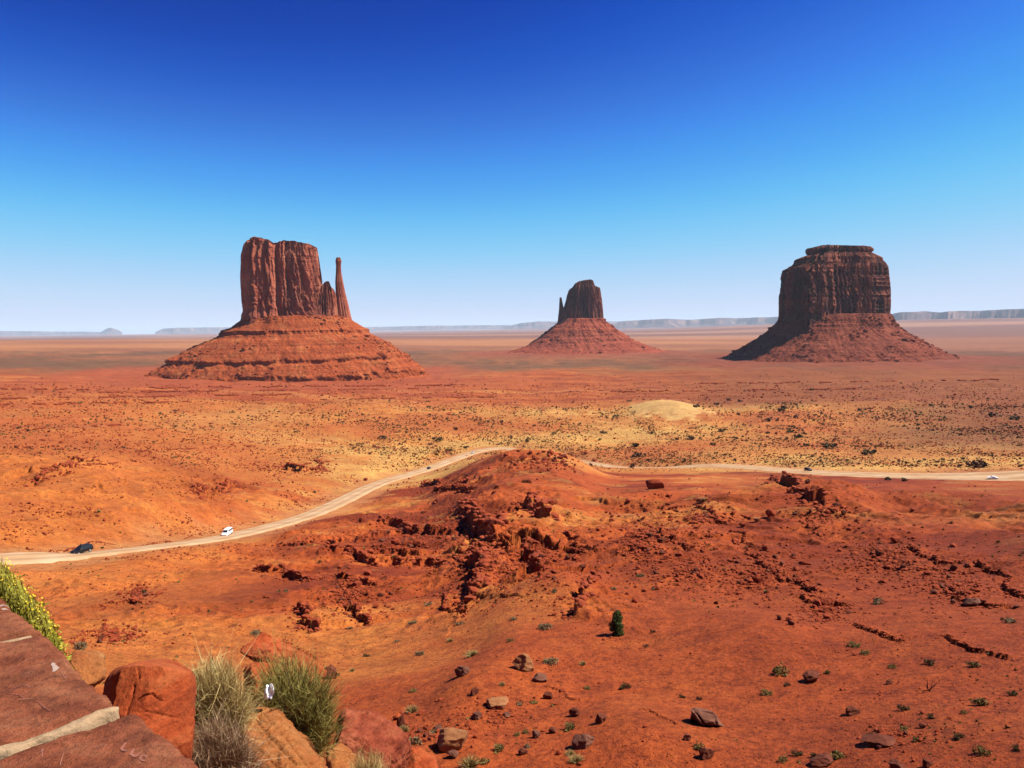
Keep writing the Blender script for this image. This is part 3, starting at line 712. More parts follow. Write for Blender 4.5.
# right hand butte
DM = 2250
bm_ = butte_root('sandstone_butte', 836, DM, 'massive blocky dark red butte with flat layered cap, right of the valley')
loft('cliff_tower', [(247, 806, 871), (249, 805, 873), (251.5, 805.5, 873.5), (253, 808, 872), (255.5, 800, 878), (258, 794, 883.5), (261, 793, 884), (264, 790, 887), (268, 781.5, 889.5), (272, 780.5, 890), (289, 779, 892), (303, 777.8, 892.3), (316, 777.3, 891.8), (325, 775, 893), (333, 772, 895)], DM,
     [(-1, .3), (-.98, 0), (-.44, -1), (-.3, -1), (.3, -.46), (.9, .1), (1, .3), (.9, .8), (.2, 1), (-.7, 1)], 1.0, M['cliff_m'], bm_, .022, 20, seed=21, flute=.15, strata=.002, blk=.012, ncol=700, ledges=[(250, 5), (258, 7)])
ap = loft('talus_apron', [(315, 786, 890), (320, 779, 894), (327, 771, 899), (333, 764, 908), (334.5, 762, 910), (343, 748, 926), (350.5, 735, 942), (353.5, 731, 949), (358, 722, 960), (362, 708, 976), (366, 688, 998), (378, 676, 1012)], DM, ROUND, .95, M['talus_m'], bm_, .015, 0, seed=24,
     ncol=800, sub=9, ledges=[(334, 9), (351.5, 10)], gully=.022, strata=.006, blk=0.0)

talus_blocks(ap, bm_, 2600, 2.3, M['talus_m'], 9)

# ------------------------------------------------------------------ far mesas on the horizon
def mesa(u0, u1, D, prof, seed):
    """prof: (u, row) skyline; built as a real tableland with cliffs, talus and depth"""
    n = 260; us = np.linspace(u0, u1, n); pr = np.array(prof, float)
    row = np.interp(us, pr[:, 0], pr[:, 1])
    top = P(us, row, np.full(n, D))[:, 2]
    th = np.array([math.atan2(*P(a, 330, D)[:2]) for a in us])
    zb = -125.0
    wob = .07 * fbm(us / 40, us * 0 + seed, 4, seed) + .003 * fbm(us / 6, us * 0, 3, seed + 3); lift = .10 * fbm(us / 20, us * 0 + 3, 3, seed + 5)
    prof_d = [(-.075, 0), (-.035, .42), (-.030, .48), (-.028, .8), (-.022, .84), (-.020, .985), (.10, 1.0), (.2, .97), (.24, 0)]
    V = []
    for k, (a, f) in enumerate(prof_d):
        rr = D * (1 + a + wob * (1 if k < 7 else 0)); zz = zb + (top - zb) * np.clip(f + (lift if .3 < f < .9 else 0), 0, 1)
        V.append(np.stack([np.sin(th) * rr, np.cos(th) * rr, zz], 1))
    V = np.array(V); m = len(prof_d); V = V.reshape(-1, 3)
    i = (np.arange(m - 1)[:, None] * n + np.arange(n - 1)[None]).ravel()
    return struct(mesh_np('hills', V, np.stack([i, i + 1, i + n + 1, i + n], 1), M['mesa'], smooth=True))
mesa(890, 1150, 24000, [(890, 314), (900, 312.5), (915, 312), (925, 311), (940, 312.2), (960, 310.8), (985, 310.2), (1010, 309.3), (1060, 308.6), (1150, 307)], 3)
mesa(600, 905, 34000, [(600, 327), (625, 321), (640, 320), (665, 319), (690, 319.6), (720, 318), (750, 317.6), (780, 317), (830, 316), (905, 313.5)], 6)
mesa(500, 660, 44000, [(500, 328), (520, 323.2), (540, 321.5), (580, 321.6), (620, 321), (660, 320)], 8)
mesa(155, 330, 52000, [(155, 332), (163, 328.6), (180, 327.8), (215, 327.2), (250, 326.8), (290, 326.6), (330, 328)], 5)
mesa(330, 510, 52000, [(330, 329), (370, 327), (400, 326.4), (440, 325.6), (480, 325.2), (510, 325)], 15)
mesa(100, 122, 54000, [(100, 332.5), (106, 329), (110, 327.8), (116, 329), (122, 332)], 9)
mesa(-120, 110, 56000, [(-120, 331), (-40, 331), (20, 331), (50, 331.5), (80, 331.5), (110, 332.5)], 12)

# ------------------------------------------------------------------ small builders
from mathutils import noise as mnoise
def icos(sub):
    import bmesh
    bm = bmesh.new(); bmesh.ops.create_icosphere(bm, subdivisions=sub, radius=1)
    V = np.array([v.co[:] for v in bm.verts]); F = np.array([[v.index for v in f.verts] for f in bm.faces]); bm.free(); return V, F
ICO = {k: icos(k) for k in (1, 2, 3, 4)}
def rock_geo(seed, sub=2, squash=(1, .8, .7), cuts=14, rough=.05):
    """angular boulder: a ball cut by random planes; base at z = 0, half width about 1"""
    r = np.random.default_rng(seed); V, F = ICO[sub][0].copy(), ICO[sub][1]
    for _ in range(cuts):
        n = r.normal(0, 1, 3); n /= np.linalg.norm(n); d = r.uniform(.5, .86)
        k = V @ n - d; m = k > 0; V[m] -= np.outer(k[m], n)
    V += rough * np.stack([perlin(V[:, 0] * 2.5 + seed, V[:, 1] * 2.5 + V[:, 2] * 2, q) for q in (1, 2, 3)], 1)
    V *= np.array(squash); V[:, :2] /= np.abs(V[:, 0]).max(); V[:, 2] -= V[:, 2].min(); V[:, 2] -= .16 * V[:, 2].max()
    return V, F
def merge(parts):
    """list of (V, F) -> one"""
    Vs, Fs, o = [], [], 0
    for V, F in parts: Vs.append(V); Fs.append(F + o); o += len(V)
    return np.concatenate(Vs), np.concatenate(Fs)
def rotz(V, a):
    c, s_ = math.cos(a), math.sin(a); return V @ np.array([[c, s_, 0], [-s_, c, 0], [0, 0, 1]])
def ribbons(roots, tips, bend, width, rs, segs=4):
    """curved blades as thin quads: (n,3) roots, tips, sideways bend, width per blade"""
    n = len(roots); t = np.linspace(0, 1, segs + 1)[None, :, None]
    mid = (roots + tips) / 2 + bend
    C = (1 - t) ** 2 * roots[:, None] + 2 * t * (1 - t) * mid[:, None] + t ** 2 * tips[:, None]
    sd = np.cross(tips - roots, rs.normal(0, 1, (n, 3))); sd /= np.linalg.norm(sd, axis=1)[:, None] + 1e-9
    w = (np.asarray(width)[:, None, None] * (1 - .75 * t)) / 2
    V = np.stack([C - sd[:, None] * w, C + sd[:, None] * w], 2).reshape(n, -1, 3)
    b = np.arange(n)[:, None] * (2 * (segs + 1)); j = np.arange(segs)[None] * 2
    F = np.stack([b + j, b + j + 1, b + j + 3, b + j + 2], -1).reshape(-1, 4)
    return V.reshape(-1, 3), F
def leaves(cent, size, rs, aspect=1.7):
    n = len(cent); a = rs.normal(0, 1, (n, 3)); a /= np.linalg.norm(a, axis=1)[:, None]
    b = np.cross(a, rs.normal(0, 1, (n, 3))); b /= np.linalg.norm(b, axis=1)[:, None]
    sz = np.asarray(size).reshape(-1, 1) * np.ones((n, 1)); a, b = a * sz * aspect / 2, b * sz / 2
    V = np.stack([cent - a, cent + b, cent + a, cent - b], 1).reshape(-1, 3)
    return V, np.arange(4 * n).reshape(-1, 4)
def dome_points(n, rs, h=.7, clumps=7, rin=.3):
    """points in lumpy clumps filling a dome of radius 1"""
    ca = rs.uniform(0, 2 * np.pi, clumps); cr = np.sqrt(rs.uniform(0, 1, clumps)) * .66
    cc = np.stack([np.cos(ca) * cr, np.sin(ca) * cr, rs.uniform(.25, .75, clumps) * h * (1.1 - .6 * cr)], 1); rad = rs.uniform(.22, .42, clumps)
    k = rs.integers(0, clumps, n); p = rs.normal(0, 1, (n, 3)); p /= np.linalg.norm(p, axis=1)[:, None]
    q = cc[k] + p * (rad[k] * rs.uniform(rin, 1.0, n) ** .6)[:, None] * np.array([1, 1, .8]); q[:, 2] = np.maximum(q[:, 2], .02)
    return q
def place(o, p, rz=None, s=None):
    o.location = tuple(map(float, p))
    if rz is not None: o.rotation_euler = (0, 0, rz)
    if s is not None: o.scale = s if isinstance(s, tuple) else (s, s, s)
    return o

# ------------------------------------------------------------------ vehicles
M['black_paint'] = plain('black_car_paint', (.008, .007, .007), .5, .25)
M['dark_paint'] = plain('dark_car_paint', (.016, .014, .014), .5, .25)
M['white_paint'] = plain('white_car_paint', (.78, .78, .78), .35, .5)
M['silver_paint'] = plain('silver_car_paint', (.36, .37, .38), .35, .5)
M['glass'] = plain('dark_window_glass', (.012, .014, .018), .12, .6)
M['tyre'] = plain('tyre_rubber', (.02, .019, .018), .9)
M['rim'] = plain('wheel_rim', (.38, .38, .40), .4, .5, .6)
M['lamp'] = plain('headlight_lens', (.75, .76, .78), .2, .6)
M['tail'] = plain('tail_light_lens', (.35, .02, .015), .3, .5)
M['trim'] = plain('black_trim', (.025, .024, .023), .7)
SHAPES = {  # stations rear to front: x, half width, bottom, belt, roof, roof half width
 'suv': ([(-2.38, .80, .48, .80, .82, .72), (-2.34, .88, .40, 1.02, 1.10, .76), (-2.22, .93, .36, 1.06, 1.62, .68), (-1.9, .95, .33, 1.06, 1.76, .68), (-.3, .96, .32, 1.05, 1.80, .68), (.35, .96, .32, 1.05, 1.74, .67), (1.05, .96, .33, 1.06, 1.12, .78), (1.2, .95, .33, 1.05, 1.06, .82), (2.1, .92, .36, .94, .95, .78), (2.32, .84, .42, .80, .82, .70), (2.38, .76, .5, .7, .72, .62)], 1.42, -1.42, .37, (-2.15, .30)),
 'van': ([(-2.72, .90, .45, 1.0, 1.05, .84), (-2.68, .97, .38, 1.22, 2.05, .80), (-2.5, .99, .36, 1.22, 2.16, .80), (.6, 1.0, .35, 1.22, 2.20, .80), (1.05, 1.0, .35, 1.20, 2.12, .79), (1.75, .99, .35, 1.16, 1.24, .86), (1.9, .98, .36, 1.13, 1.15, .88), (2.55, .95, .38, .98, 1.0, .82), (2.7, .86, .44, .84, .86, .74)], 1.72, -1.62, .36, (-2.5, 1.0)),
 'sedan': ([(-2.28, .76, .46, .74, .76, .66), (-2.22, .86, .36, .90, .92, .74), (-1.6, .90, .30, .94, .97, .74), (-1.1, .91, .28, .93, 1.36, .62), (-.5, .91, .28, .92, 1.45, .62), (.2, .91, .28, .91, 1.43, .62), (.95, .91, .28, .92, .98, .74), (1.1, .90, .29, .90, .92, .78), (2.0, .87, .32, .80, .82, .72), (2.24, .76, .40, .66, .68, .62)], 1.36, -1.34, .33, (-1.35, .15)),
}
def car(kind, paint, loc, rz, label, cat='car'):
    st, xf, xr, wr_, (wx0, wx1) = SHAPES[kind]
    t = tag(empty('sedan_car', loc, rz, .9), label, cat, 'vehicles on the dirt road')
    t.name = {'van': 'passenger_van', 'suv': 'sport_utility_car', 'sedan': 'sedan_car'}[kind]
    V, F = [], []
    for x, w, zb, be, ro, rw in st:
        half = [(w * .86, zb), (w, zb + .12), (w * 1.0, (zb + be) / 2), (w * .985, be), (w * .985 - (w * .985 - rw) * .5, be + (ro - be) * .5), (rw + .02, ro - min(.05, (ro - be) * .3)), (rw - .08, ro), (0, ro + .012)]
        V += [(x, a, b) for a, b in half] + [(x, -a, b) for a, b in half[-2::-1]]
    k = 15
    for i in range(len(st) - 1):
        for j in range(k): F.append((i * k + j, i * k + (j + 1) % k, (i + 1) * k + (j + 1) % k, (i + 1) * k + j))
    F.append(tuple(range(k))[::-1]); F.append(tuple(range((len(st) - 1) * k, len(st) * k)))
    body = mesh_py('body', V, F, M[paint], t)
    # glass: side panes between pillars, windscreen, rear window
    def sec(x):
        a = np.array(st); return [np.interp(x, a[:, 0], a[:, c]) for c in range(1, 6)]
    def side(x, s_, f):
        w, zb, be, ro, rw = sec(x); y = w * .985 - (w * .985 - rw) * f; return (x, s_ * (y + .012), be + (ro - be) * f)
    cab = [p for p in st if p[4] - p[3] > .35]; x0, x1 = cab[0][0] + .12, cab[-1][0] + .1
    nwin = 4 if kind == 'van' else 3
    for s_ in (-1, 1):
        xs = np.linspace(x0, x1, nwin + 1)
        for a, b in zip(xs[:-1], xs[1:]):
            a, b = a + .05, b - .05
            mesh_py('side_window', [side(a, s_, .10), side(b, s_, .10), side(b, s_, .82), side(a, s_, .82)], [(0, 1, 2, 3) if s_ < 0 else (3, 2, 1, 0)], M['glass'], t)
    fi = [i for i, p in enumerate(st) if p[4] - p[3] > .35][-1]
    A, B = st[fi], st[fi + 1]
    n_ = Vector((B[2] * 0 + (A[4] - B[4]), 0, (B[0] - A[0]))).normalized() * .014
    L_ = lambda f: (A[0] + (B[0] - A[0]) * f + n_.x, (A[5] + (B[5] - A[5]) * f) - .06, A[4] + (B[4] - A[4]) * f + n_.z + .012)
    a, b = L_(.08), L_(.92)
    mesh_py('windscreen', [(a[0], -a[1], a[2]), (b[0], -b[1], b[2]), b, a], [(0, 1, 2, 3)], M['glass'], t)
    ri = [i for i, p in enumerate(st) if p[4] - p[3] > .35][0]
    A, B = st[ri], st[ri - 1]; a = (A[0] - .02, A[5] - .05, A[4] - .08); b = (A[0] + (B[0] - A[0]) * .75 - .02, B[5] - .06, A[4] + (B[4] - A[4]) * .75)
    mesh_py('rear_window', [(a[0], a[1], a[2]), (b[0], b[1], b[2]), (b[0], -b[1], b[2]), (a[0], -a[1], a[2])], [(0, 1, 2, 3)], M['glass'], t)
    W = st[len(st) // 2][1]
    for x in (xf, xr):
        for s_ in (-1, 1):
            n = 20; an = np.linspace(0, 2 * np.pi, n, endpoint=False)
            def disc(r, y0, y1):
                V = [(x + r * math.cos(q), s_ * y0, wr_ + r * math.sin(q)) for q in an] + [(x + r * math.cos(q), s_ * y1, wr_ + r * math.sin(q)) for q in an]
                F = [(i, (i + 1) % n, n + (i + 1) % n, n + i) for i in range(n)] + [tuple(range(n)), tuple(range(n, 2 * n))]
                return V, F
            wv, wf = disc(wr_, W - .20, W + .025); wh = mesh_py('wheel', wv, wf, M['tyre'], t)
            rv, rf = disc(wr_ * .62, W + .01, W + .035); mesh_py('rim', rv, rf, M['rim'], wh)
    def box(nm, c, d, m):
        V = [(c[0] + a * d[0], c[1] + b * d[1], c[2] + e * d[2]) for a in (-.5, .5) for b in (-.5, .5) for e in (-.5, .5)]
        return mesh_py(nm, V, [(0, 1, 3, 2), (4, 6, 7, 5), (0, 4, 5, 1), (2, 3, 7, 6), (0, 2, 6, 4), (1, 5, 7, 3)], m, t)
    hf, hr = st[-2], st[1]
    for s_ in (-1, 1):
        box('headlight', (hf[0] - .02, s_ * (hf[1] - .16), hf[3] - .07), (.12, .30, .13), M['lamp'])
        box('tail_light', (hr[0] - .01, s_ * (hr[1] - .10), hr[3] - .10), (.08, .14, .26), M['tail'])
    box('bumper', (hf[0] + .03, 0, hf[2] + .12), (.16, hf[1] * 1.8, .18), M['trim' if kind != 'sedan' else paint])
    box('rear_bumper', (hr[0] - .04, 0, hr[2] + .14), (.16, hr[1] * 1.9, .18), M['trim' if kind != 'sedan' else paint])
    return t
def on_road(u, v, side=0.0):
    """spot on the road surface under a picture point, with the road's heading there"""
    d = ray(np.full(len(ROAD), u), np.full(len(ROAD), v)); best = None
    pu = []
    for i, p in enumerate(ROAD):
        q = p[:3]; f = q @ FW; pu.append((512 + F_PX * (q @ RT) / f, 384 - F_PX * (q @ UP) / f))
    pu = np.array(pu); i = int(np.argmin(np.hypot(pu[:, 0] - u, (pu[:, 1] - v) * 2)))
    i = min(max(i, 1), len(ROAD) - 2); tg = ROAD[i + 1] - ROAD[i - 1]; h = math.atan2(tg[1], tg[0])
    p = ROAD[i].copy(); p[2] += .16; nx, ny = -math.sin(h), math.cos(h); p[0] += nx * side; p[1] += ny * side
    return p[:3], h
for kind, paint, u, v, sd, flip, label, cat in [
    ('suv', 'black_paint', 83, 553, .3, 1, 'black station wagon heading left along the road, nearest vehicle to the wall', 'car'),
    ('van', 'white_paint', 232, 534.5, 1.5, 1, 'white passenger van with row of side windows on the dirt road', 'van'),
    ('suv', 'dark_paint', 427, 468.5, -1.5, 0, 'small dark car climbing the pale road just before its far bend', 'car'),
    ('sedan', 'silver_paint', 470, 453, -2.5, 1, 'tiny silver grey car at the far bend of the pale road', 'car'),
    ('suv', 'black_paint', 805, 471, 2.5, 0, 'black car on the right stretch of road just above the dark hill', 'car'),
    ('sedan', 'white_paint', 991, 476.5, -6, 1, 'white car on the widest part of the road near the right edge', 'car')]:
    p, h = on_road(u, v, sd); h -= .22 if u < 100 else 0
    car(kind, paint, p, h + (math.pi if flip else 0), label, cat)

# ------------------------------------------------------------------ rocks that stand out, placed under their picture points
def place_px(u, v): return hit([u], [v], ground_z)[0]
ROCKS = [  # centre u, v, width px, height px, material, shape seed, depth/height squash, label
 (461, 670, 18, 13, 'grey_rock', 1, 'squat mauve grey block alone on the bare red slope'),
 (524, 661, 25, 19, 'tan_rock', 2, 'large pitted tan boulder with a dark foot, below the lone juniper'),
 (474, 691, 10, 9, 'dark_rock', 3, 'small rusty stone between the mauve block and the long flat slab'),
 (499, 702, 27, 9, 'tan_rock', 4, 'long flat pale edged slab lying on the red slope'),
 (477, 715, 13, 9, 'grey_rock', 5, 'small pale topped grey stone under the long flat slab'),
 (507, 714, 9, 5, 'grey_rock', 6, 'thin grey chip of stone right of the pale topped stone'),
 (454, 738, 36, 22, 'tan_rock', 7, 'broad pink tan ledge boulder at the foot of the slope'),
 (454, 753, 15, 9, 'grey_rock', 8, 'grey tilted stone in front of the broad pink tan ledge boulder'),
 (575, 711, 13, 11, 'dark_rock', 9, 'dark sided peaked stone left of the middle of the near slope'),
 (601, 718, 12, 10, 'dark_rock', 10, 'dark rounded stone right of the dark sided peaked stone'),
 (583, 739, 25, 15, 'grey_rock', 11, 'rounded mauve boulder with pale right end beside a yellow shrub'),
 (540, 677, 16, 9, 'grey_rock', 12, 'grey wedge stone just below the pitted tan boulder'),
 (548, 695, 11, 8, 'dark_rock', 13, 'dark red stone at the end of a thin crack in the soil'),
 (552, 730, 9, 7, 'dark_rock', 14, 'small dark peaked stone left of the rounded mauve boulder'),
 (536, 734, 9, 9, 'grey_rock', 15, 'small split mauve stone beside the yellow tufts at the bottom'),
 (523, 751, 10, 8, 'dark_rock', 16, 'dark stone near the bottom edge among yellow tufts'),
 (402, 721, 11, 15, 'dark_rock', 17, 'dark upright stone beside the mauve foreground boulder'),
 (706, 715, 37, 21, 'grey_rock', 18, 'dark fin shaped outcrop with upright layers on the open slope'),
 (705, 752, 18, 13, 'dark_rock', 19, 'dark block with an olive shrub on its left shoulder'),
 (811, 677, 18, 10, 'dark_rock', 20, 'dark humped rock behind shrubs on the right slope'),
 (687, 737, 9, 7, 'dark_rock', 21, 'small dark stone below the fin shaped outcrop'),
 (851, 711, 17, 9, 'dark_rock', 22, 'dark slab with a low pale tail on the right slope'),
 (882, 741, 36, 8, 'dark_rock', 23, 'long low dark ledge rock near the bottom right'),
 (822, 760, 24, 10, 'dark_rock', 24, 'broken dark ledge rock at the bottom edge beside an olive shrub'),
 (896, 765, 17, 11, 'dark_rock', 25, 'dark jagged rock cut by the bottom edge, right side'),
 (927, 764, 10, 8, 'dark_rock', 26, 'small dark rock cut by the bottom edge, right of the jagged one'),
 (889, 682, 8, 5, 'dark_rock', 27, 'tiny dark stone above the dark slab with pale tail'),
 (655, 484, 19, 12, 'red_rock', 28, 'huge cube shaped red boulder with black shadowed face below the road'),
 (772, 512, 13, 9, 'red_rock', 29, 'big dark faced boulder at the foot of the dark hill'),
 (823, 603, 17, 10, 'red_rock', 30, 'pair of joined dark faced blocks on the rubble ridge'),
 (808, 481, 6, 5, 'dark_rock', 31, 'small dark boulder just under the black car on the right'),
 (635, 600, 8, 6, 'red_rock', 32, 'small red block behind the lone juniper'),
 (330, 672, 16, 15, 'dark_rock', 33, 'dark crumbled boulder just right of the green broom bush'),
 (348, 711, 8, 6, 'dark_rock', 34, 'small dark triangular stone behind the mauve foreground boulder'),
 (398, 716, 10, 8, 'near_red', 35, 'small orange stone just behind the dark upright stone'),
 (438, 727, 11, 8, 'grey_rock', 36, 'small mauve stone left of the broad pink tan ledge boulder'),
 (753, 718, 0, 0, 'tan_rock', 37, ''),
 (970, 602, 16, 9, 'grey_rock', 38, 'tilted grey slab with a shadowed side on the far right slope'),
 (700, 500, 10, 6, 'tan_rock', 39, 'pale broken block on the slope right of the cube shaped boulder'),
 (757, 520, 8, 5, 'tan_rock', 40, 'small pale stone left of the big dark faced boulder'),
]
for u, v, w, h, mk, sd, label in ROCKS:
    if not w: continue
    p = place_px(u, v + h * .42); D = math.hypot(p[0], p[1]); s_ = w / 2 * D / F_PX; hh = h * D / F_PX * .88
    sub = 4 if w > 16 else 3
    V, F = rock_geo(100 + sd, sub, (1, .8, .7), 16, .09)
    if sd == 18:                                       # upright fins
        V, F = rock_geo(318, 4, (1, .8, .9), 10, .06); z0 = V[:, 2].min(); V[:, 2] = z0 + (V[:, 2] - z0) * np.interp(V[:, 0], [-1, -.75, -.45, -.1, .3, 1], [.2, .7, 1.25, .95, .7, .2])
        g = np.abs(np.sin(V[:, 0] * 8.5 + V[:, 2] * 2.2)) ** .5; V[:, 1] *= .62 + .5 * g; V[:, 2] *= .80 + .25 * g; V[:, 0] += V[:, 2] * .25 * np.sign(V[:, 0])
    if sd == 30:
        v2, f2 = rock_geo(131, 3, (1, .8, .8), 12, .06); V, F = merge([(V * .6 + (-.5, 0, 0), F), (v2 * .62 + (.42, .1, 0), f2)])
    if sd == 28:
        V, F = rock_geo(128, 4, (1, .8, .8), 5, .04); V = np.sign(V) * np.abs(V) ** .8
    V[:, 2] *= hh / V[:, 2].max(); V[:, 0] *= s_; V[:, 1] *= s_
    o = mesh_np('boulder' if w > 12 else 'stone', V, F, M[mk], smooth=False)
    place(o, p); tag(o, label, 'rock')

# ------------------------------------------------------------------ rubble under the ledges
PROT = [mesh_np('rubble_block', *rock_geo(500 + i, 2, (1, random.uniform(.6, .95), random.uniform(.55, .9)), 12, .05), M['red_rock' if i % 3 else 'dark_rock']) for i in range(10)]
for o in PROT: COL.objects.unlink(o)
ZONES = [  # centre u v, radius, individual count, mass count, label
 (480, 560, 70, 55, 30, 1440, 'angular red block strewn between the twin ravines in the badlands'),
 (540, 565, 45, 40, 26, 810, 'angular red block tumbled below the right hand ravine'),
 (405, 545, 60, 26, 24, 756, 'angular red block under the ledges left of the ravines'),
 (350, 595, 60, 28, 22, 684, 'red block scattered below the lowest ledges on the left'),
 (640, 545, 60, 45, 24, 1080, 'red block in the boulder field under the cube shaped boulder'),
 (760, 575, 75, 35, 30, 1080, 'dark red block along the rubble ridge right of the juniper'),
 (820, 610, 50, 22, 16, 468, 'dark red block at the lower end of the rubble ridge'),
 (950, 585, 70, 35, 24, 900, 'dark red block on the broken slope at the right edge'),
 (115, 635, 38, 12, 16, 360, 'dark crumbled block in the patch behind the wall'),
 (140, 595, 25, 14, 12, 288, 'dark crumbled block on the small knob below the road'),
 (820, 515, 50, 22, 10, 432, 'dark block on the shaded flank of the dark hill'),
 (880, 560, 90, 45, 8, 900, 'dark red stone on the broken slope between rubble ridge and frame edge'),
 (690, 570, 70, 40, 6, 700, 'red stone on the mid slope right of the lone juniper'),
 (500, 715, 110, 40, 6, 320, 'small red stone lying among the boulders at the foot of the near slope'),
 (900, 735, 130, 40, 6, 320, 'small dark red stone in the lower right corner of the near slope'),
 (545, 462, 62, 14, 8, 420, 'red stone on the rounded crest that hides the road'),
 (430, 735, 50, 24, 14, 160, 'rust coloured stone among the tufts behind the mauve foreground boulder'),
 (290, 655, 40, 20, 8, 120, 'red stone lying behind the green broom bush'),
 (700, 520, 60, 25, 10, 540, 'small red block on the slope below the right stretch of road'),
]
rub_parts = []
MASS_GEO = [rock_geo(700 + i, 1, (1, .8, .75), 8, .05) for i in range(8)]
def tri_mass(pts, sizes, geos, rs):
    out = []
    for p, s_ in zip(pts, sizes):
        V, F = geos[rs.integers(len(geos))]; V = rotz(V, rs.uniform(0, 6.28)) * (s_, s_ * rs.uniform(.7, 1.1), s_ * rs.uniform(.7, 1.15)); out.append((V + p, F))
    return out
for u, v, rx, ry, ni, nm, label in ZONES:
    a, q = rng.uniform(0, 6.28, ni + nm), np.abs(rng.normal(0, .5, ni + nm))
    pp = hit(u + np.cos(a) * q * rx, v + np.sin(a) * q * ry, ground_z, lo=30, hi=900, n=300); D = np.hypot(pp[:, 0], pp[:, 1])
    px_i = rng.uniform(4, 8.5, ni)
    for k in range(ni):
        c = PROT[rng.integers(10)].copy(); COL.objects.link(c); s_ = px_i[k] / 2 * D[k] / F_PX
        place(c, pp[k], rng.uniform(0, 6.28), (s_, s_ * rng.uniform(.75, 1.1), s_ * rng.uniform(.75, 1.3))); c.rotation_euler[0] = rng.normal(0, .2)
        c.name = 'rubble_block'; tag(c, label, 'rock', label.replace('block', 'blocks'))
    sz = np.exp(rng.normal(math.log(1.9), .5, nm)) / 2 * D[ni:] / F_PX
    rub_parts += tri_mass(pp[ni:], sz, MASS_GEO, rng)
# a thin litter of stones over the whole near slope and along each ledge foot
n = 9000
u, v = rng.uniform(20, 1040, n), 768 - 300 * rng.uniform(0, 1, n) ** 1.1
pp = hit(u, v, ground_z, lo=28, hi=900, n=300); D = np.hypot(pp[:, 0], pp[:, 1])
dens = sm(-.25, .5, fbm(pp[:, 0] / 14, pp[:, 1] / 14, 3, 90)); ok = (rng.uniform(0, 1, n) < dens) & (D > 30) & (D < 420)
dr = seg_dist(pp[:, 0], pp[:, 1], ROAD[::4], ROAD[::4][:, 2:4]); ok &= dr[0] > dr[3][:, 1] * .5 + 2
rub_parts += tri_mass(pp[ok], np.exp(rng.normal(math.log(1.25), .4, ok.sum())) / 2 * D[ok] / F_PX, MASS_GEO, rng)
n = 9000
u, v = rng.uniform(-20, 440, n), rng.uniform(440, 560, n)
pp = hit(u, v, ground_z, lo=120, hi=1200, n=220); D = np.hypot(pp[:, 0], pp[:, 1])
dr = seg_dist(pp[:, 0], pp[:, 1], ROAD[::4], ROAD[::4][:, 2:4])
ok = (rng.uniform(0, 1, n) < sm(-.1, .45, fbm(pp[:, 0] / 38, pp[:, 1] / 60, 4, 92))) & (dr[0] > dr[3][:, 1] * .5 + 3)
rub_parts += tri_mass(pp[ok], np.exp(rng.normal(math.log(1.35), .4, ok.sum())) / 2 * D[ok] / F_PX, MASS_GEO, rng)
for h, DL, q in _led:
    k = int(60 + h * 10); i = rng.integers(0, len(q), k); off = np.abs(rng.normal(0, h * 1.0, k))
    tg = np.gradient(q[:, :2], axis=0); tg /= np.linalg.norm(tg, axis=1)[:, None] + 1e-9
    xy = q[i, :2] + np.stack([tg[i, 1], -tg[i, 0]], 1) * (off + .1 * h)[:, None] + rng.normal(0, h * .4, (k, 2))
    z = ground_z(xy[:, 0], xy[:, 1]); rub_parts += tri_mass(np.concatenate([xy, z[:, None]], 1), np.minimum(np.exp(rng.normal(math.log(.12 * h), .4, k)), .22 * h), MASS_GEO, rng)
def slab_geo(seed):
    r = np.random.default_rng(seed); V, F = ICO[2][0].copy(), ICO[2][1]
    V = np.sign(V) * np.abs(V) ** .42; V *= (1, r.uniform(.6, .9), r.uniform(.42, .62))
    for _ in range(5):
        m_ = r.normal(0, 1, 3); m_ /= np.linalg.norm(m_); d = V @ m_ - r.uniform(.62, .95); d[d < 0] = 0; V -= np.outer(d, m_)
    return V, F
SLABS = [slab_geo(900 + i) for i in range(9)]
_sl = []
for h, DL, q in _led:
    tg = np.gradient(q[:, :2], axis=0); ln = np.linalg.norm(np.diff(q[:, :2], axis=0), axis=1).sum(); tg /= np.linalg.norm(tg, axis=1)[:, None] + 1e-9
    cum = np.concatenate([[0], np.cumsum(np.linalg.norm(np.diff(q[:, :2], axis=0), axis=1))])
    for lay, off in enumerate((-.20, .16, .55)):
        a = rng.uniform(0, h * .3)
        while a < ln:
            w_ = h * rng.uniform(.22, .55)
            if rng.uniform() < (.5, .85, .55)[lay] * (1 if .08 < a / ln < .92 else .5):
                t_ = tg[min(np.searchsorted(cum, a), len(q) - 1)]
                _sl.append((np.interp(a, cum, q[:, 0]) - t_[1] * off * h + rng.normal(0, .10 * h), np.interp(a, cum, q[:, 1]) + t_[0] * off * h + rng.normal(0, .10 * h), w_, math.atan2(t_[1], t_[0])))
            a += w_ * rng.uniform(.7, 1.15)
_sl = np.array(_sl); _zs = ground_z(_sl[:, 0], _sl[:, 1])
for (x_, y_, w_, a_), z_ in zip(_sl, _zs):
    V, F = SLABS[rng.integers(9)]; V = rotz(V * (w_ * .62, w_ * .62, w_ * rng.uniform(.5, .85)), a_ + rng.normal(0, .3))
    V[:, 2] += V[:, 0] * rng.normal(0, .12) + V[:, 1] * rng.normal(0, .12); rub_parts.append((V + (x_, y_, z_ + w_ * .16), F))
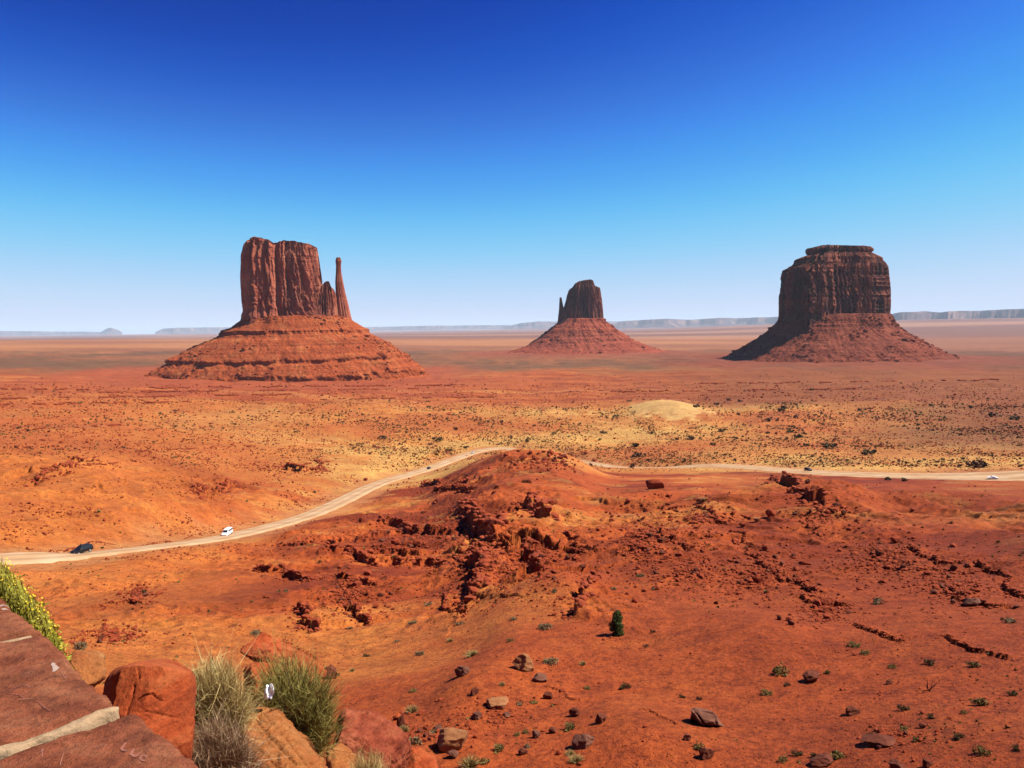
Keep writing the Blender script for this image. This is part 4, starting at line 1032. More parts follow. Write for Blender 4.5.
# low broken beds lined up across the red banded slope below the western butte and on the plain
for (u0, v0, u1, v1, k) in ((-10, 399, 330, 394, 330), (60, 393, 420, 389, 360), (150, 388, 500, 385, 330), (-10, 405, 190, 402, 200), (300, 400, 520, 397, 150), (-10, 389, 90, 390, 90), (610, 392, 860, 389, 130), (700, 384, 1000, 380, 130), (20, 430, 150, 424, 70), (120, 452, 260, 446, 70), (30, 470, 130, 462, 70), (250, 470, 330, 462, 60)):
    f = rng.uniform(0, 1, k * 2); f = f[rng.uniform(0, 1, k * 2) < sm(-.15, .25, perlin(f * 9 + u0, f * 0 + v0, 94))]
    pp = hit(u0 + (u1 - u0) * f, v0 + (v1 - v0) * f + .8 * perlin(f * 14, f * 0 + v1, 95) + rng.normal(0, .25, len(f)), ground_z, lo=300, hi=2600, n=160); D = np.hypot(pp[:, 0], pp[:, 1])
    for p, d_ in zip(pp, D):
        V, F = MASS_GEO[rng.integers(8)]; w_ = rng.uniform(1.0, 2.4) * d_ / F_PX; rub_parts.append((V * (w_, w_ * .7, rng.uniform(.7, 1.2) * d_ / F_PX) + p, F))
# pale and red stones speckling the valley floor
n = 24000
u, v = rng.uniform(-20, 1044, n), 384 + 88 * rng.uniform(0, 1, n) ** .9
pp = hit(u, v, ground_z, lo=300, hi=2600, n=130); D = np.hypot(pp[:, 0], pp[:, 1]); dr = seg_dist(pp[:, 0], pp[:, 1], ROAD[::4], ROAD[::4][:, 2:4]); dd = np.hypot((pp[:, 0] - DUNE[0]) / 50, (pp[:, 1] - DUNE[1]) / 120)
ok = (rng.uniform(0, 1, n) < .25 + .75 * sm(-.3, .3, fbm(pp[:, 0] / 45, pp[:, 1] / 90, 3, 96))) & (dr[0] > dr[3][:, 1] * .5 + 3) & (dd > 1.05) & (D > 400)
rub_parts += tri_mass(pp[ok], np.exp(rng.normal(math.log(1.15), .35, ok.sum())) / 2 * D[ok] / F_PX, MASS_GEO, rng)
# fine stones on the nearest bare slope
n = 7000
u, v = rng.uniform(300, 1040, n), rng.uniform(600, 775, n)
pp = hit(u, v, ground_z, lo=26, hi=200, n=200); D = np.hypot(pp[:, 0], pp[:, 1]); ok = rng.uniform(0, 1, n) < (.25 + sm(-.1, .5, fbm(pp[:, 0] / 6, pp[:, 1] / 6, 3, 93)))
rub_parts += tri_mass(pp[ok], np.exp(rng.normal(math.log(.95), .35, ok.sum())) / 2 * D[ok] / F_PX, MASS_GEO, rng)
V, F = merge(rub_parts)
tag(struct(mesh_np('rubble', V, F, M['red_rock']), 'stuff'), 'loose red rubble and small stones littering the badlands', 'rubble')

# ------------------------------------------------------------------ shrubs
def shrub_root(name, mk, seed, h=.7, n=420, leaf=.10, tuft=False):
    """a shrub thing of half width 1 with foliage and stems"""
    rs = np.random.default_rng(seed); root = empty(name)
    if tuft:
        m = n; a = rs.uniform(0, 6.28, m); r0 = rs.uniform(0, .25, m); el = rs.uniform(.25, 1.35, m); L = rs.uniform(.6, 1.1, m)
        ro = np.stack([np.cos(a) * r0, np.sin(a) * r0, np.zeros(m)], 1); ti = ro + np.stack([np.cos(a) * np.cos(el), np.sin(a) * np.cos(el), np.sin(el) * h * 1.1], 1) * L[:, None]
        V, F = ribbons(ro, ti, np.stack([np.zeros(m), np.zeros(m), rs.uniform(.0, .2, m)], 1), np.full(m, .05), rs, 3)
    else:
        V, F = leaves(dome_points(n, rs, h, 9), rs.uniform(leaf * .6, leaf * 1.4, n), rs, 2.0)
    mesh_np('foliage', V, F, M[mk], root)
    k = 40; a = rs.uniform(0, 6.28, k); el = rs.uniform(.3, 1.4, k); L = rs.uniform(.5, .95, k)
    ti = np.stack([np.cos(a) * np.cos(el), np.sin(a) * np.cos(el), np.sin(el) * h * 1.2], 1) * L[:, None]; ro = ti * .06; ro[:, 2] = -.05
    V, F = ribbons(ro, ti, rs.normal(0, .05, (k, 3)), np.full(k, .045), rs, 2); mesh_np('stems', V, F, M['twig'], root)
    return root
def shrub_mesh(mk, seed, h=.8, n=130, leaf=.2):
    rs = np.random.default_rng(seed); o = mesh_np('desert_shrub', *leaves(dome_points(n, rs, h, 6), rs.uniform(leaf * .6, leaf * 1.5, n), rs, 1.5), M[mk]); COL.objects.unlink(o); return o
KINDS = {'olive': [shrub_root('desert_shrub', 'olive', 40 + i) for i in range(2)], 'greyg': [shrub_root('desert_shrub', 'greyg', 44 + i) for i in range(2)],
         'straw': [shrub_root('dry_tuft', 'straw', 48 + i, .75, 330, .1, True) for i in range(2)], 'darkb': [shrub_root('desert_shrub', 'darkb', 52)], 'brownb': [shrub_root('desert_shrub', 'brownb', 54)]}
ADJ = {'olive': 'olive', 'greyg': 'grey green', 'straw': 'straw yellow', 'darkb': 'dark', 'brownb': 'brown'}
NEAR = [(419, 653, 14, 'greyg'), (472, 653, 17, 'straw'), (551, 660, 20, 'greyg'), (413, 690, 11, 'olive'), (412, 709, 17, 'straw'), (413, 741, 20, 'greyg'), (404, 729, 16, 'straw'), (434, 731, 12, 'greyg'),
 (499, 747, 22, 'olive'), (534, 701, 11, 'olive'), (520, 703, 10, 'greyg'), (570, 726, 20, 'olive'), (526, 731, 11, 'olive'), (517, 734, 9, 'olive'), (576, 758, 19, 'straw'), (570, 752, 12, 'straw'), (529, 745, 12, 'greyg'), (470, 763, 26, 'straw'), (484, 760, 16, 'olive'),
 (587, 687, 10, 'olive'), (502, 684, 9, 'straw'), (583, 663, 9, 'straw'), (781, 670, 22, 'olive'), (766, 692, 14, 'olive'), (787, 684, 9, 'darkb'), (682, 696, 9, 'darkb'), (699, 698, 9, 'brownb'), (625, 686, 15, 'darkb'), (700, 746, 16, 'olive'),
 (783, 759, 14, 'olive'), (797, 753, 14, 'darkb'), (815, 756, 13, 'darkb'), (646, 645, 9, 'brownb'), (653, 631, 8, 'brownb'), (880, 601, 17, 'greyg'), (1008, 620, 14, 'greyg'), (853, 644, 15, 'olive'), (865, 652, 12, 'olive'),
 (930, 662, 13, 'darkb'), (973, 664, 15, 'olive'), (892, 666, 10, 'olive'), (827, 672, 9, 'olive'), (903, 708, 13, 'darkb'), (979, 702, 18, 'olive'), (904, 727, 14, 'olive'), (916, 739, 11, 'olive'), (958, 736, 14, 'darkb'), (981, 751, 18, 'olive'), (931, 716, 12, 'darkb'), (838, 754, 20, 'olive'), (964, 712, 9, 'olive'), (1013, 693, 12, 'darkb'), (1016, 748, 12, 'darkb'),
 (398, 640, 9, 'greyg'), (450, 640, 9, 'straw'), (510, 640, 9, 'olive'), (366, 655, 9, 'darkb'), (352, 670, 8, 'straw'), (338, 674, 9, 'olive'), (460, 622, 12, 'greyg'), (412, 622, 14, 'greyg'), (428, 603, 12, 'greyg'), (512, 618, 13, 'greyg'), (545, 626, 18, 'greyg'), (553, 590, 11, 'greyg'), (640, 575, 11, 'greyg'), (655, 588, 9, 'greyg'), (613, 588, 8, 'greyg'), (350, 628, 8, 'greyg'), (255, 632, 13, 'greyg'), (78, 646, 18, 'greyg'), (143, 592, 12, 'darkb'), (320, 561, 7, 'darkb'), (285, 590, 9, 'greyg'), (480, 548, 9, 'greyg'), (705, 512, 8, 'greyg')]
MID = [(616, 415, 9), (629, 400, 6), (604, 431, 10), (601, 439, 6), (633, 444, 13), (654, 432, 8), (675, 438, 9), (690, 436, 13), (713, 443, 8), (724, 429, 12), (696, 405, 10), (716, 403, 8), (729, 399, 7), (740, 400, 7), (781, 409, 11), (767, 419, 11), (778, 419, 6), (791, 430, 10), (768, 432, 7), (798, 436, 7), (736, 437, 8), (637, 452, 18), (633, 465, 12), (580, 423, 6), (725, 454, 6), (735, 459, 6),
 (424, 424, 7), (455, 427, 10), (438, 438, 13), (431, 443, 8), (383, 436, 11), (343, 421, 6), (450, 449, 9), (466, 446, 9), (401, 443, 6), (527, 440, 7), (510, 436, 7), (554, 433, 8), (454, 414, 5), (501, 421, 5), (513, 426, 4), (381, 417, 5), (362, 420, 6), (429, 406, 6), (490, 440, 5), (569, 436, 5), (430, 414, 5),
 (831, 444, 17), (870, 451, 17), (806, 444, 8), (799, 435, 11), (768, 405, 0), (980, 462, 22), (960, 465, 9), (783, 407, 11), (795, 416, 8), (792, 426, 8), (728, 400, 0), (724, 428, 0), (888, 477.6, 10), (904, 478.6, 10), (994, 414, 11), (1015, 417, 10), (950, 522, 7), (232, 412, 6), (248, 415, 5), (279, 411, 5), (132, 419, 4), (160, 413, 5), (175, 410, 4), (308, 424, 6), (270, 470, 4), (812, 389, 5), (860, 409, 6), (930, 404, 7), (905, 425, 6)]
LAND = [(617, 634, 'the juniper'), (524, 661, 'the pitted tan boulder'), (461, 670, 'the mauve block'), (454, 738, 'the pink ledge boulder'), (706, 715, 'the fin outcrop'), (583, 739, 'the rounded mauve boulder'), (811, 677, 'the dark humped rock'), (851, 711, 'the dark slab'), (882, 741, 'the long dark ledge rock'), (499, 702, 'the long flat slab'), (705, 752, 'the dark block'),
 (300, 710, 'the green broom bush'), (370, 735, 'the mauve foreground boulder'), (655, 484, 'the cube shaped boulder'), (823, 603, 'the joined blocks'), (772, 512, 'the dark faced boulder'), (664, 412, 'the pale dune'), (470, 452, 'the silver car'), (427, 468, 'the small dark car'), (232, 534, 'the white van'), (83, 553, 'the black wagon'), (805, 471, 'the right hand black car'), (991, 476, 'the white car'), (970, 602, 'the tilted grey slab'), (480, 560, 'the twin ravines'), (896, 765, 'the jagged bottom rock'),
 (836, 366, 'the massive right butte'), (580, 352, 'the middle butte'), (290, 380, 'the mitten butte'), (60, 660, 'the stone wall')]
_used = set()
def rel_label(u, v, w, adj, noun):
    size = 'tiny' if w < 7 else 'small' if w < 11 else 'bushy' if w < 15 else 'wide'
    L = sorted(LAND, key=lambda l: math.hypot((l[0] - u), (l[1] - v) * 1.6))
    for a in L[:4]:
        dx, dy = u - a[0], (v - a[1]) * 1.6; d = math.hypot(dx, dy)
        dirs = [('right of' if dx > 0 else 'left of'), ('in front of' if dy > 0 else 'behind')]
        if abs(dy) > abs(dx): dirs = dirs[::-1]
        both = ('to the front ' if dy > 0 else 'to the back ') + ('right of' if dx > 0 else 'left of')
        how = 'just ' if d < 28 else 'a little way ' if d < 65 else 'well '
        opts = [dirs[0]] + ([both] if min(abs(dx), abs(dy)) > .35 * max(abs(dx), abs(dy)) else [])
        for q in opts:
            t = f'{size} {adj} {noun} {how}{q} {a[2]}'
            if t not in _used: _used.add(t); return t
    for b in L[1:6]:
        for c in L[:4]:
            if c is b: continue
            t = f'{size} {adj} {noun} lying between {c[2]} and {b[2]}'
            if t not in _used: _used.add(t); return t
    t = f'{size} {adj} {noun} near {L[0][2]} and farther from {L[5][2]}'; _used.add(t); return t
_first = {k: True for k in KINDS}
for u, v, w, k in NEAR:
    p = place_px(u, v + w * .18); D = math.hypot(p[0], p[1]); s_ = w / 2 * D / F_PX
    src = KINDS[k][rng.integers(len(KINDS[k]))]; c = copy_tree(src)
    place(c, p, rng.uniform(0, 6.28), (s_, s_ * rng.uniform(.8, 1.1), s_ * rng.uniform(.75, 1.15)))
    tag(c, rel_label(u, v, w, ADJ[k], 'tuft' if k == 'straw' else 'shrub'), 'grass' if k == 'straw' else 'shrub', 'shrubs and tufts on the near slope')
for lst in KINDS.values():
    for r in lst:
        for ch in list(r.children): bpy.data.objects.remove(ch)
        bpy.data.objects.remove(r)
SH = {k: [shrub_mesh(k, 70 + 3 * i + j) for j in range(3)] for i, k in enumerate(('darkb', 'olive', 'brownb', 'greyg'))}
for u, v, w in MID:
    if not w: continue
    p = place_px(u, v + w * .25); D = math.hypot(p[0], p[1]); s_ = w / 2 * D / F_PX
    k = ('darkb', 'darkb', 'olive', 'brownb')[rng.integers(4)]
    if w > 15: k = 'brownb' if u > 900 or u < 700 else 'darkb'
    c = SH[k][rng.integers(3)].copy(); COL.objects.link(c); c.name = 'desert_shrub'
    place(c, p, rng.uniform(0, 6.28), (s_, s_, s_ * rng.uniform(.75, 1.05)))
    tag(c, rel_label(u, v, w, ADJ[k], 'bush'), 'shrub', 'bushes dotted over the valley floor')
# smaller bushes of the valley floor: a hundred or so stand out, the rest read as one mass
n = 34000
vv = 372 + 95 * rng.uniform(0, 1, n) ** .8; uu = rng.uniform(-30, 1054, n)
pp = hit(uu, vv, ground_z, lo=300, hi=4000, n=130); D = np.hypot(pp[:, 0], pp[:, 1])
dd = np.hypot((pp[:, 0] - DUNE[0]) / 42, (pp[:, 1] - DUNE[1]) / 105)
dr = seg_dist(pp[:, 0], pp[:, 1], ROAD[::4], ROAD[::4][:, 2:4])
dens = (.3 + .7 * sm(250, 420, uu)) * sm(-.45, .4, fbm(pp[:, 0] / 70, pp[:, 1] / 110, 3, 95)) * np.where(D < 1050, 1, .22)
ok = (D > 380) & (dd > 1) & (dr[0] > dr[3][:, 1] * .5 + 3) & (rng.uniform(0, 1, n) < dens)
pp, D, uu, vv = pp[ok], D[ok], uu[ok], vv[ok]
zl = [(-40, 300, 'small dark bush dotting the red plain left of the far road bend', 'small bushes on the red plain at left'), (300, 600, 'small dark bush dotting the tan plain behind the far road bend', 'small bushes on the tan plain in the middle'),
      (600, 810, 'small dark bush dotting the sandy ground around the pale dune', 'small bushes around the pale dune'), (810, 1060, 'small dark bush dotting the brown plain behind the right stretch of road', 'small bushes on the brown plain at right')]
ki = np.where((vv > 395))[0][:130]
for i in ki:
    k = ('darkb', 'olive', 'brownb')[rng.integers(3)]; c = SH[k][rng.integers(3)].copy(); COL.objects.link(c); c.name = 'desert_shrub'
    s_ = rng.uniform(2.6, 5.0) / 2 * D[i] / F_PX; place(c, pp[i], rng.uniform(0, 6.28), (s_, s_, s_ * .85))
    for a, b, lab, grp in zl:
        if a <= uu[i] < b: tag(c, lab, 'shrub', grp)
rest = np.setdiff1d(np.arange(len(pp)), ki)
def veg_mass(name, pts, sizes, mk, label, nl=16):
    rs = np.random.default_rng(len(pts)); out = []
    geo = [dome_points(nl, rs, .85, 4) for _ in range(12)]
    C = np.concatenate([geo[rs.integers(12)] * s_ + p for p, s_ in zip(pts, sizes)]); S = np.repeat(sizes, nl) * rs.uniform(.5, 1.0, len(C))
    V, F = leaves(C, S, rs, 1.4); return tag(struct(mesh_np(name, V, F, M[mk]), 'stuff'), label, 'scrub')
sz = np.exp(rng.normal(math.log(1.45), .35, len(rest))) / 2 * np.minimum(D[rest], 1100) / F_PX
h3 = np.arange(len(rest)) % 3
for j, (mk, lab) in enumerate((('darkb', 'countless tiny dark bushes speckling the valley floor'), ('brownb', 'countless tiny brown bushes speckling the valley floor'), ('olive', 'countless tiny olive bushes speckling the valley floor'))):
    m = h3 == j; veg_mass('scrub', pp[rest][m], sz[m], mk, lab)
# sparse low scrub on the near slope
n = 2600
uu, vv = rng.uniform(60, 1040, n), 768 - 280 * rng.uniform(0, 1, n)
pp = hit(uu, vv, ground_z, lo=28, hi=900, n=300); D = np.hypot(pp[:, 0], pp[:, 1]); dr = seg_dist(pp[:, 0], pp[:, 1], ROAD[::4], ROAD[::4][:, 2:4])
ok = (D > 32) & (D < 440) & (dr[0] > dr[3][:, 1] * .5 + 2) & (rng.uniform(0, 1, n) < sm(-.1, .6, fbm(pp[:, 0] / 22, pp[:, 1] / 22, 3, 97)))
veg_mass('low_scrub', pp[ok], np.exp(rng.normal(math.log(1.9), .4, ok.sum())) / 2 * D[ok] / F_PX, 'olive', 'sparse low scrub and dry weeds on the near slopes', 20)

# the lone juniper
def juniper(u, v, h_px):
    rs = np.random.default_rng(5); p = place_px(u, v); D = math.hypot(p[0], p[1]); H = h_px * D / F_PX
    t = tag(empty('juniper_tree', p), 'lone dark green juniper standing on the bare near slope', 'tree')
    n = 64; cl = []
    for i in range(n):
        f = .06 + .9 * (i / n); rad = H * np.interp(f, [0, .15, .5, .75, 1], [.20, .27, .25, .19, .05]) * rs.uniform(.25, 1.0); a = i * 2.4 + rs.normal(0, .4)
        cl.append((math.cos(a) * rad, math.sin(a) * rad, f * H, H * rs.uniform(.075, .12)))
    cl = np.array(cl); k = rs.integers(0, n, 9000); q = rs.normal(0, 1, (9000, 3)); q /= np.linalg.norm(q, axis=1)[:, None]
    C = cl[k, :3] + q * (cl[k, 3] * rs.uniform(.35, 1.1, 9000) ** .7)[:, None]; C[:, 2] = np.maximum(C[:, 2], .06)
    mesh_np('crown', *leaves(C, rs.uniform(.02, .05, 9000) * H / 1.9 * 1.2, rs, 2.2), M['green'], t)
    V, F = [], []
    def limb(a, b, r0, r1):
        a, b = np.array(a, float), np.array(b, float); o = len(V); k = 7
        for c, r in ((a, r0), ((a + b) / 2 + rs.normal(0, .03, 3), (r0 + r1) / 2), (b, r1)):
            for j in range(k): V.append((c[0] + r * math.cos(j * 6.283 / k), c[1] + r * math.sin(j * 6.283 / k), c[2]))
        for s_ in range(2):
            for j in range(k): F.append((o + s_ * k + j, o + s_ * k + (j + 1) % k, o + (s_ + 1) * k + (j + 1) % k, o + (s_ + 1) * k + j))
    limb((0, 0, -.1), (.03, .02, H * .55), .075, .04); limb((.03, .02, H * .55), (0, 0, H * .9), .04, .012)
    for c in cl[:16]: limb((0, 0, c[2] * .6), c[:3], .03, .01)
    mesh_py('trunk', V, F, M['twig'], t, True)
juniper(617, 635, 25)
# dead branch on the right slope
def dead_branch(u, v):
    rs = np.random.default_rng(6); p = place_px(u, v); D = math.hypot(p[0], p[1]); s_ = 14 * D / F_PX
    ro = np.array([(0, 0, 0), (-.02, 0, .1), (.02, 0, .12), (.1, 0, .2), (-.1, 0, .25), (.18, .02, .3), (-.4, .1, 0)], float) * s_
    ti = np.array([(.12, 0, .3), (-.28, .05, .55), (.5, .0, .62), (.3, .1, .75), (-.12, 0, .8), (.62, .05, .4), (.1, .0, .12)], float) * s_
    V, F = ribbons(np.repeat(ro, 2, 0), np.repeat(ti, 2, 0), rs.normal(0, .02, (14, 3)) * s_, np.full(14, .09 * s_), rs, 4)
    tag(place(mesh_np('dead_branch', V, F, M['dark_rock']), p), 'bare dead shrub with forked black twigs on the right slope', 'dead shrub')
dead_branch(929, 692)

# ------------------------------------------------------------------ foreground rocks behind the wall
def proj(V):
    f = V @ FW; return np.stack([512 + F_PX * (V @ RT) / f, 384 - F_PX * (V @ UP) / f], 1)
def hull_rock(name, pts, mk, label, vox=.012, bev=.03, rough=.015, cracks=(), strata=None, seed=0, facets=12):
    import bmesh
    W = np.array([P(u, v, D) for u, v, D in pts]); c = W.mean(0); c[2] = W[:, 2].min()
    bm = bmesh.new()
    for w in W - c: bm.verts.new(w)
    bmesh.ops.convex_hull(bm, input=bm.verts)
    for v_ in [v_ for v_ in bm.verts if not v_.link_faces]: bm.verts.remove(v_)
    me = bpy.data.meshes.new(name); bm.to_mesh(me); bm.free()
    o = bpy.data.objects.new(name, me); COL.objects.link(o)
    b = o.modifiers.new('b', 'BEVEL'); b.width = bev; b.segments = 3; b.limit_method = 'ANGLE'; b.angle_limit = R(12)
    r_ = o.modifiers.new('r', 'REMESH'); r_.mode = 'VOXEL'; r_.voxel_size = vox
    ev = o.evaluated_get(bpy.context.evaluated_depsgraph_get()); m2 = ev.to_mesh()
    n = len(m2.vertices); V = np.empty(n * 3, np.float32); m2.vertices.foreach_get('co', V); V = V.reshape(-1, 3).astype(float)
    N = np.empty(n * 3, np.float32); m2.vertex_normals.foreach_get('vector', N); N = N.reshape(-1, 3).astype(float)
    F = [tuple(p.vertices) for p in m2.polygons]; ev.to_mesh_clear(); bpy.data.objects.remove(o)
    fr = np.random.default_rng(seed + 500); vc = V.mean(0)
    for _ in range(facets):
        m_ = fr.normal(0, 1, 3); m_[1] -= .5; m_[2] += .3; m_ /= np.linalg.norm(m_); d = (V - vc) @ m_; k_ = d - np.quantile(d, fr.uniform(.93, .985)); k_[k_ < 0] = 0; V -= np.outer(k_ * .92, m_)
    for f, a in ((4, .9), (10, .7), (26, .42), (60, .22)):
        d = (perlin(V[:, 0] * f + seed, V[:, 1] * f + V[:, 2] * f * .6, 3) + perlin(V[:, 2] * f + 7, V[:, 0] * f * .7 - V[:, 1] * f * .5 + seed, 4)) * .6
        V += N * (d * a * rough)[:, None]
    if strata:
        fr, am, tilt = strata; q = V[:, 2] * fr + (V[:, 0] * tilt) * fr + .5 * perlin(V[:, 0] * 5, V[:, 1] * 5, 8)
        V += N * (am * np.abs((q % 1) - .5) ** .5 * 1.0)[:, None]
    px = proj(V + c)
    for poly, wd, dp in cracks:
        q = np.array(poly, float); d, *_ = seg_dist(px[:, 0], px[:, 1], q)
        front = (N @ np.array([0, -1, .4])) > -.1
        V -= N * (dp * np.exp(-(d / wd) ** 2) * front)[:, None]
    o = mesh_np(name, V, np.array([f for f in F if len(f) == 4]), M[mk], smooth=True)
    o.location = tuple(map(float, c)); return tag(o, label, 'rock')
hull_rock('boulder', [(131, 668, 4.5), (160, 667, 4.5), (192, 672, 4.62), (196, 688, 4.68), (187, 712, 4.6), (193, 735, 4.5), (189, 770, 4.4), (140, 800, 4.2), (104, 745, 4.3), (121, 705, 4.42), (104, 678, 4.95), (102, 700, 4.9), (112, 667, 5.0), (134, 659.5, 5.05), (165, 658, 5.1), (186, 659.5, 5.1), (195, 668, 5.0), (190, 790, 5.0), (105, 790, 4.9)],
          'near_red', 'big smooth orange red boulder with cracks, directly behind the wall', .0085, .03, .011,
          [([(138, 668), (139, 678)], .8, .02), ([(134, 686), (133, 697), (129, 706), (127, 716)], .8, .018), ([(138, 700), (146, 695), (153, 694), (159, 699), (163, 701)], .8, .02), ([(145, 711), (156, 713), (168, 716), (178, 718)], .7, .014), ([(164, 676), (163, 690), (166, 705)], .8, .004)], seed=3)
hull_rock('boulder', [(70, 655, 4.4), (88, 652, 4.6), (104, 655, 4.7), (107, 664, 4.6), (106, 676, 4.5), (98, 684, 4.35), (66, 690, 4.2), (68, 668, 4.3), (90, 690, 4.7), (75, 653, 4.9), (102, 655, 5.0)], 'near_tan', 'pale tan rounded rock peeking over the wall edge, left of the orange boulder', .011, .02, .026, [([(93, 668), (98, 664), (104, 665)], .9, .012)], seed=5)
hull_rock('boulder', [(206, 664, 6.6), (216, 652, 6.8), (226, 655, 6.8), (236, 668, 6.6), (236, 720, 6.2), (205, 720, 6.2), (220, 660, 7.2), (230, 690, 7.2)], 'near_tan', 'pointed yellow tan rock rising behind the straw grass clump', .016, .015, .035, seed=7)
hull_rock('boulder', [(246, 672, 8.2), (262, 666, 8.2), (300, 674, 8.0), (318, 690, 7.8), (322, 740, 7.4), (240, 740, 7.4), (250, 664, 9.3), (300, 668, 9.3), (325, 690, 8.8)], 'near_red', 'low orange red outcrop block between the grass and broom bush', .018, .015, .06, seed=9)
hull_rock('rock_slab', [(236, 656, 9.2), (262, 651, 9.0), (296, 660, 8.8), (322, 680, 8.5), (240, 661, 9.3), (264, 657, 9.1), (296, 667, 8.9), (320, 688, 8.6), (250, 640, 10.8), (285, 643, 10.8), (318, 660, 10.4), (331, 677, 9.6)], 'near_red', 'thin layered red slab roofing a dark hollow behind the broom bush', .014, .006, .04, seed=11)
hull_rock('boulder', [(238, 700, 5.6), (252, 694, 5.7), (266, 700, 5.6), (280, 724, 5.3), (303, 748, 5.1), (322, 775, 4.9), (300, 830, 4.7), (230, 830, 4.7), (226, 740, 5.2), (262, 698, 6.2), (310, 745, 5.9), (330, 780, 5.8)], 'near_tan', 'banded orange tan sandstone sloping down below the broom bush', .010, .02, .034,
          [([(250, 712), (268, 735), (296, 765)], .9, .02), ([(240, 735), (262, 752), (280, 770)], .9, .02), ([(262, 712), (285, 738), (308, 768)], .8, .012)], strata=(9, .028, .75), seed=13)
hull_rock('boulder', [(329, 722, 8.2), (345, 711, 8.4), (372, 715, 8.4), (396, 728, 8.3), (405, 742, 8.2), (404, 752, 8.0), (385, 762, 7.8), (350, 752, 7.7), (331, 745, 7.9), (340, 800, 7.7), (395, 800, 7.9), (350, 712, 9.4), (395, 726, 9.3), (410, 745, 9.2)], 'near_mauve', 'flat topped mauve red boulder right of the broom bush', .016, .02, .05, [([(352, 738), (360, 742), (368, 752)], .9, .03)], strata=(5, .02, .2), seed=15)
hull_rock('boulder', [(326, 748, 7.0), (340, 744, 7.1), (354, 754, 7.0), (360, 775, 6.8), (330, 800, 6.6), (320, 775, 6.7), (345, 746, 7.6), (360, 770, 7.5)], 'near_tan', 'pale cream rock at the bottom edge before the mauve boulder', .013, .015, .035, seed=17)
hull_rock('boulder', [(402, 752, 9.2), (420, 748, 9.3), (436, 757, 9.2), (440, 790, 8.8), (400, 800, 8.8), (408, 749, 10), (436, 758, 10)], 'near_red', 'small orange rock cut by the bottom edge right of the mauve boulder', .02, .03, .03, seed=19)

# ------------------------------------------------------------------ grasses and bushes in the foreground
def fan(name, roots, n, env, D0, D1, mk, label, cat, width, seed, bend=.05, extra=None):
    """blades from a root patch up to tips spread inside a picture envelope (list of u, v) at ranges D0..D1"""
    rs = np.random.default_rng(seed); e = np.array(env, float)
    f = rs.uniform(0, 1, n) * (len(e) - 1); i = np.minimum(f.astype(int), len(e) - 2); t = (f - i)[:, None]
    ti = e[i] * (1 - t) + e[i + 1] * t
    ro = np.array(roots, float); rf = rs.integers(0, len(ro), n); r0 = P(ro[rf, 0] + rs.normal(0, 4, n), ro[rf, 1] + rs.normal(0, 2, n), ro[rf, 2] + rs.normal(0, .05, n))
    mid = proj(r0); L = rs.uniform(.3, 1.0, n) ** .6
    tu, tv = mid[:, 0] + (ti[:, 0] - mid[:, 0]) * L + rs.normal(0, 3, n), mid[:, 1] + (ti[:, 1] - mid[:, 1]) * L + rs.normal(0, 3, n)
    tp = P(tu, tv, rs.uniform(D0, D1, n))
    bd = rs.normal(0, bend, (n, 3)); bd[:, 2] += bend * .8
    root = tag(empty(name, r0.mean(0)), label, cat); c = np.array(root.location)
    V, F = ribbons(r0 - c, tp - c, bd, np.full(n, width) * rs.uniform(.7, 1.3, n), rs, 5)
    return root, V, F, r0 - c, tp - c, rs
M['blade'] = foliage_mat('dry_grass_blades', srgb(180, 148, 90), srgb(216, 188, 118), srgb(238, 216, 146), 9)
M['greyblade'] = foliage_mat('old_grey_grass', srgb(136, 106, 78), srgb(176, 142, 106), srgb(210, 178, 136), 9)
M['ephedra'] = foliage_mat('green_broom_twigs', srgb(122, 112, 52), srgb(158, 146, 72), srgb(188, 172, 94), 7)
def shoots(g, rest_, mat, n):
    r0, tp, rs = rest_; k = rs.integers(0, len(r0), n); f = rs.uniform(.25, .95, (n, 1)); a0 = r0[k] + (tp[k] - r0[k]) * f
    d = tp[k] - r0[k]; d /= np.linalg.norm(d, axis=1)[:, None]; a1 = a0 + (d * .6 + rs.normal(0, .75, (n, 3))) * rs.uniform(.05, .17, (n, 1))
    V, F = ribbons(a0, a1, rs.normal(0, .02, (n, 3)), np.full(n, .003), rs, 4); mesh_np('side_shoots', V, F, mat, g)
g, V, F, *_ = fan('grass_clump', [(212, 742, 5.15), (228, 745, 5.2), (220, 735, 5.25)], 4200, [(190, 712), (189, 695), (192, 674), (196, 662), (206, 656), (217, 655), (229, 657), (240, 670), (249, 690), (255, 712)], 4.9, 5.5, 'blade', 'tall straw yellow grass clump beside the big orange boulder', 'grass', .0035, 31)
mesh_np('blades', V, F, M['blade'], g); shoots(g, _, M['blade'], 2600)
g, V, F, *_ = fan('grass_clump', [(218, 805, 4.9), (232, 810, 4.95), (225, 800, 4.85)], 3800, [(190, 770), (189, 745), (196, 726), (206, 716), (222, 712), (240, 722), (252, 738), (262, 765)], 4.55, 5.1, 'greyblade', 'grey brown dead grass clump cut by the bottom edge, under the straw one', 'grass', .0034, 32, .06)
mesh_np('blades', V, F, M['greyblade'], g); shoots(g, _, M['greyblade'], 3600)
g, V, F, r0, tp, rs = fan('broom_bush', [(296, 768, 5.9), (306, 770, 5.95), (288, 755, 5.95)], 420, [(258, 722), (257, 700), (262, 678), (268, 668), (276, 662), (288, 661), (299, 665), (306, 676), (318, 673), (327, 682), (332, 700), (332, 725), (326, 745)], 5.5, 6.3, 'ephedra', 'bushy olive green broom shrub with a white scrap caught in it', 'shrub', .006, 33)
mesh_np('stems', V, F, M['twig'], g)
